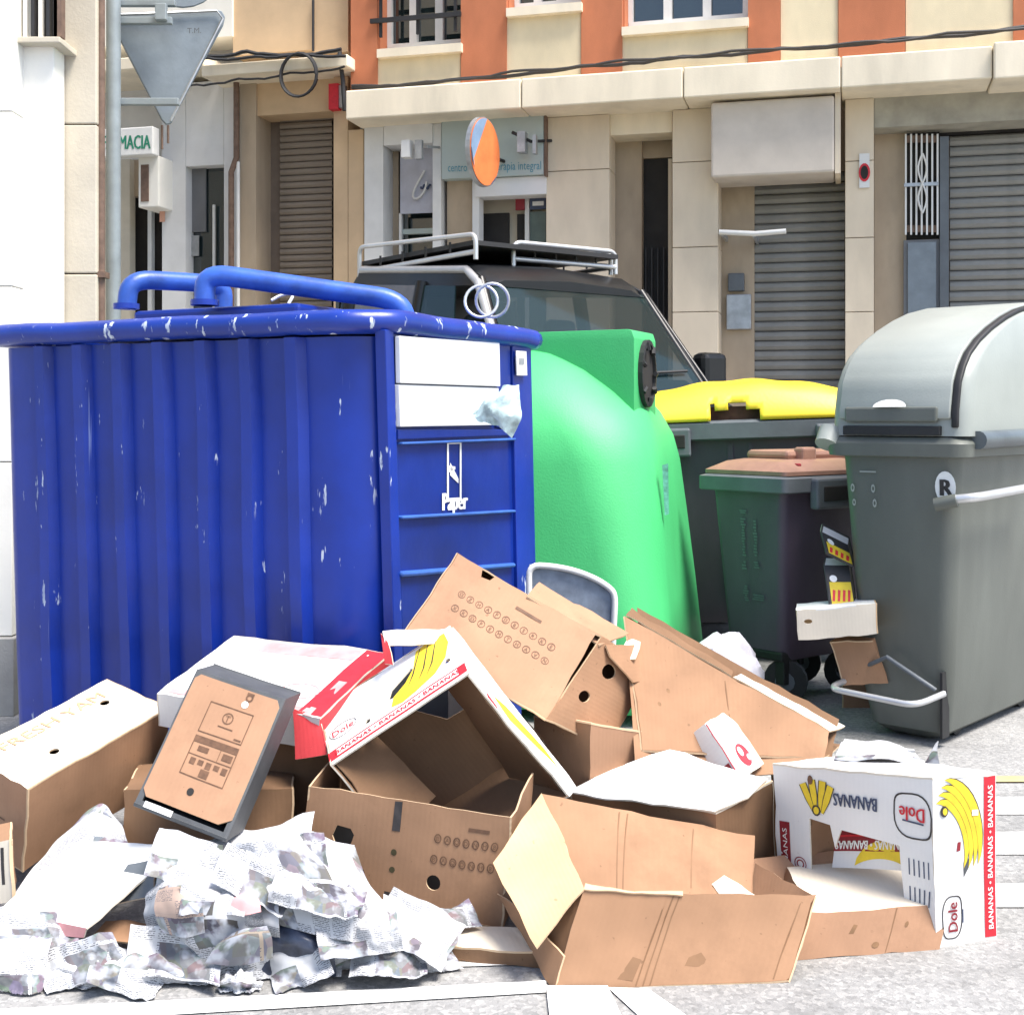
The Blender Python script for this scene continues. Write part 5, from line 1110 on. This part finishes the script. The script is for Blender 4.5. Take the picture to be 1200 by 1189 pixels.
sheet(NS, 'crumpled white newspaper strip along the asphalt edge', 'newspaper', [[(50, 1158, 2.92), (130, 1160, 2.91), (255, 1154, 2.93)], [(62, 1130, 2.96), (150, 1118, 2.95), (250, 1140, 2.95)], [(95, 1106, 3.05), (140, 1112, 3.03), (205, 1128, 3.0)]], m_news[2], 0.034, 7, 62, 8)
sheet(NS, 'glossy dark magazine crumpled at the left end of the heap', 'magazine', [[(-20, 1168, 2.89), (20, 1170, 2.88), (50, 1164, 2.9)], [(-20, 1128, 2.93), (20, 1125, 2.92), (55, 1128, 2.93)], [(-10, 1098, 2.98), (30, 1092, 2.98), (62, 1098, 2.98)]], m_news[3], 0.025, 8, 50, 9)
sheet(NS, 'striped newspaper pages flattened under the white board', 'newspaper', [[(-30, 1120, 2.97), (40, 1118, 2.96), (90, 1108, 3.0)], [(-30, 1085, 3.04), (40, 1082, 3.03), (100, 1085, 3.05)], [(-30, 1062, 3.12), (40, 1062, 3.12), (110, 1066, 3.12)]], m_news[0], 0.019, 6, 52, 10)
sheet(NS, 'small crumpled paper ball on the asphalt', 'paper', [[(254, 1164, 2.9), (280, 1170, 2.89), (306, 1164, 2.9)], [(254, 1152, 2.92), (280, 1142, 2.89), (308, 1152, 2.92)], [(260, 1143, 2.95), (282, 1138, 2.94), (300, 1145, 2.95)]], m_news[2], 0.031, 16, 46, 11)
sheet(NS, 'greyish newspaper wad under the crumpled bundle', 'newspaper', [[(150, 1142, 3.0), (240, 1150, 2.96), (400, 1146, 2.98)], [(160, 1120, 3.02), (250, 1105, 2.99), (400, 1115, 3.02)], [(170, 1100, 3.1), (250, 1080, 3.1), (400, 1085, 3.1)]], m_news[0], 0.025, 6, 58, 12)
m_brownmag = plain('brown_food_print', (.17, .085, .07), .5, var=.75, scale=26)
sheet('magazine', 'brown and pink printed food page crumpled on the newspaper bundle', 'magazine', [[(190, 1092, 2.965), (215, 1098, 2.94), (240, 1092, 2.93)], [(182, 1062, 3.0), (212, 1062, 2.95), (238, 1062, 2.94)], [(188, 1040, 3.05), (210, 1036, 3.02), (230, 1046, 3.0)]], newsprint('food_print', .97, 21.3, (.4, .3, .25)), .006, 9, 24, 41)
sheet('magazine', 'dark brown crumpled page at the foot of the newspaper bundle', 'magazine', [[(240, 1128, 2.925), (285, 1130, 2.915), (320, 1122, 2.92)], [(252, 1108, 2.925), (285, 1100, 2.905), (318, 1098, 2.915)], [(262, 1098, 2.93), (285, 1088, 2.92), (312, 1084, 2.925)]], newsprint('brown_page', .97, 33.3, (.3, .25, .2)), .006, 9, 24, 42)
sheet('magazine', 'pink and red printed scrap folded into the newspaper bundle', 'magazine', [[(262, 1068, 2.93), (285, 1072, 2.915), (306, 1068, 2.92)], [(266, 1055, 2.95), (285, 1054, 2.93), (304, 1056, 2.93)], [(270, 1048, 2.98), (286, 1046, 2.97), (300, 1050, 2.97)]], m_pinkink, .004, 9, 16, 43)
rs = random.Random(5)
spots = [(205, 1118, 2.93, 'by the white board'), (250, 1050, 2.96, 'below the crate corner'), (300, 1030, 2.99, 'under the board corner'), (345, 1128, 2.94, 'over the dark magazine'), (372, 1048, 2.97, 'beside the round hole'), (420, 1090, 2.95, 'on the draped sheet'), (455, 1120, 2.96, 'at the asphalt edge'), (150, 1140, 2.9, 'on the crumpled strip'), (95, 1128, 2.92, 'next to the glossy magazine'), (490, 1088, 3.0, 'towards the front carton'), (330, 1005, 3.1, 'below the folded corner'), (225, 1010, 3.12, 'at the top of the bundle')]
for i, (px, py, Y, wh) in enumerate(spots):
    a = rs.uniform(-.8, .8); w, h = rs.uniform(38, 62), rs.uniform(24, 40); ca, sa = math.cos(a), math.sin(a); ct = []
    for v in (-1, 0, 1):
        ct.append([(px + u * w * ca - v * h * sa * -1 * .6, py - (v * h * .8) + u * w * sa * .5, Y + .05 * v + rs.uniform(-.015, .035)) for u in (-1, -.3, .4, 1)])
    sheet('newspaper_scrap', 'creased torn newspaper scrap lying ' + wh, 'newspaper', ct, m_news[(0, 2, 0, 1)[i % 4]], .016, 11, 30, 60 + i, 'loose newspaper scraps')
# torn white pieces behind the banana box
sheet('torn_paper', 'torn white paper lying on top of the standing banana box', 'paper', [[(978, 892, 3.55), (1020, 890, 3.5), (1085, 896, 3.45)], [(985, 872, 3.7), (1030, 876, 3.66), (1075, 884, 3.6)], [(990, 866, 3.8), (1035, 868, 3.78), (1070, 882, 3.7)]], m_news[2], .010, 8, 20, 21, 'torn white paper')
sheet('torn_paper', 'white rag of paper sticking up behind the banana box end', 'paper', [[(1080, 900, 3.5), (1090, 900, 3.5), (1102, 900, 3.5)], [(1088, 885, 3.5), (1092, 880, 3.5), (1098, 880, 3.5)], [(1096, 870, 3.5), (1098, 868, 3.5), (1099, 868, 3.5)]], m_news[2], .003, 10, 8, 22, 'torn white paper')
# torn packet hanging out of the blue container's flap
pk = sheet('paper_packet', 'torn white and teal packet hanging from the blue container flap', 'packet', [[(560, 492, 4.38), (585, 500, 4.36), (600, 514, 4.38)], [(552, 484, 4.42), (575, 478, 4.34), (612, 486, 4.36)], [(575, 470, 4.40), (590, 452, 4.36), (606, 452, 4.40)]], plain('teal_white_packet', (.42, .55, .56), .5, var=.55, scale=22), .014, 14, 22, 31, None)
# ================================================================== RUBBISH BY THE BINS
def bag(name, label, c, r, mat, seed):
    vs = []; fs = []; nu, nv = 26, 16
    for j in range(nv + 1):
        for i in range(nu):
            th, ph = math.pi * j / nv, 2 * math.pi * i / nu; d = Vector((math.sin(th) * math.cos(ph), math.sin(th) * math.sin(ph), math.cos(th)))
            k = 1 + .22 * noise.noise(d * 2 + Vector((seed, 0, 0))) + .16 * abs(noise.noise(d * 6 + Vector((0, seed, 0))))
            vs.append(Vector((c[0] + d.x * r[0] * k, c[1] + d.y * r[1] * k, max(.005, c[2] + d.z * r[2] * k))))
    for j in range(nv):
        for i in range(nu): fs.append((j * nu + i, (j + 1) * nu + i, (j + 1) * nu + (i + 1) % nu, j * nu + (i + 1) % nu))
    o = mk(name, vs, fs, mat); autosmooth(o, 25); return tag(o, label, 'bag')
bag('plastic_bag', 'crumpled whitish plastic bag on the asphalt left of the brown-lid bin wheels', (W(845, 790, 5.45).x, 5.45, .17), (.17, .14, .2), m_bag, 3)
m_pkt = NT('yellow_black_packet'); _v = m_pkt.coord(); _c = m_pkt.mix(m_pkt.ramp(m_pkt.noise(_v, 14, 3), .47, .50), (.75, .42, .02), (.02, .018, .02)); _c = m_pkt.mix(m_pkt.ramp(m_pkt.noise(_v, 23, 2), .60, .62), _c, (.7, .68, .62)); m_pkt = m_pkt.out(_c, .45)
for k, (q, lab_) in enumerate((([(968, 648, 5.3), (1000, 664, 5.3), (962, 622, 5.4), (985, 608, 5.4)], 'upper yellow and black packet wedged between the bins'), ([(972, 712, 5.25), (1002, 712, 5.25), (965, 662, 5.35), (995, 655, 5.35)], 'lower yellow and black packet wedged between the bins'))):
    O, A, B = W(*q[0]), W(*q[1]), W(*q[2])
    cc_ = Carton('packet', lab_, 'packet', O, A, B, O + Vector((.03, .1, .02)), {'c0': dict(mats=[m_plastic_shade] * 3, name='front_panel'), 'a0': None, 'b1': dict(mats=WW, name='top_panel'), 'a1': None, 'b0': None, 'c1': None}, [m_plastic_shade] * 3, 'yellow and black packets', amp=.003)
    P = cc_.P['c0']; ink(P, [rect(P, .12, .06, .98, .60)], m_yel, 1, 'yellow_label'); ink(P, [circle(.3 * P.lu, .68 * P.lv, .016, None, 10)], m_wink, 1.5, 'emblem'); ink(P, [L(P, [(.15 + .2 * i, .15), (.25 + .2 * i, .15), (.32 + .2 * i, .40), (.22 + .2 * i, .42)]) for i in range(4)], m_red, 1.6, 'red_marks')
O = W(935, 750, 5.2)
ty = Carton('wooden_tray', 'pale wooden tray wedged between the brown-lid bin and the grey-green container', 'tray', O, W(1030, 742, 5.1), O + Vector((.05, .22, .0)), W(933, 716, 5.2), {'b0': dict(mats=[m_pale] * 3, holes=[(.14, .6, .016, .009)]), 'c1': dict(mats=[m_wcard] * 3), 'a0': dict(mats=[m_cardy] * 3), 'a1': None, 'b1': None}, [m_cardy] * 3, None)
tr_ = Carton('carton', 'crushed tan carton below the wooden tray by the grey-green container', 'carton', W(985, 800, 5.25), W(1040, 800, 5.2), W(1000, 790, 5.45), W(970, 750, 5.25), {'b0': None, 'a0': None, 'c1': None, 'a1': None, 'b1': None}, KR, None, amp=.02)
tr2 = Carton('carton', 'small tan carton on the asphalt under the crushed one', 'carton', G(986, 829), G(1040, 829), G(1000, 812), G(986, 829) + Vector((-.0, 0, .13)), {'b0': None, 'a0': None, 'c1': None, 'a1': None, 'b1': None}, KW, None)
flush_ink()
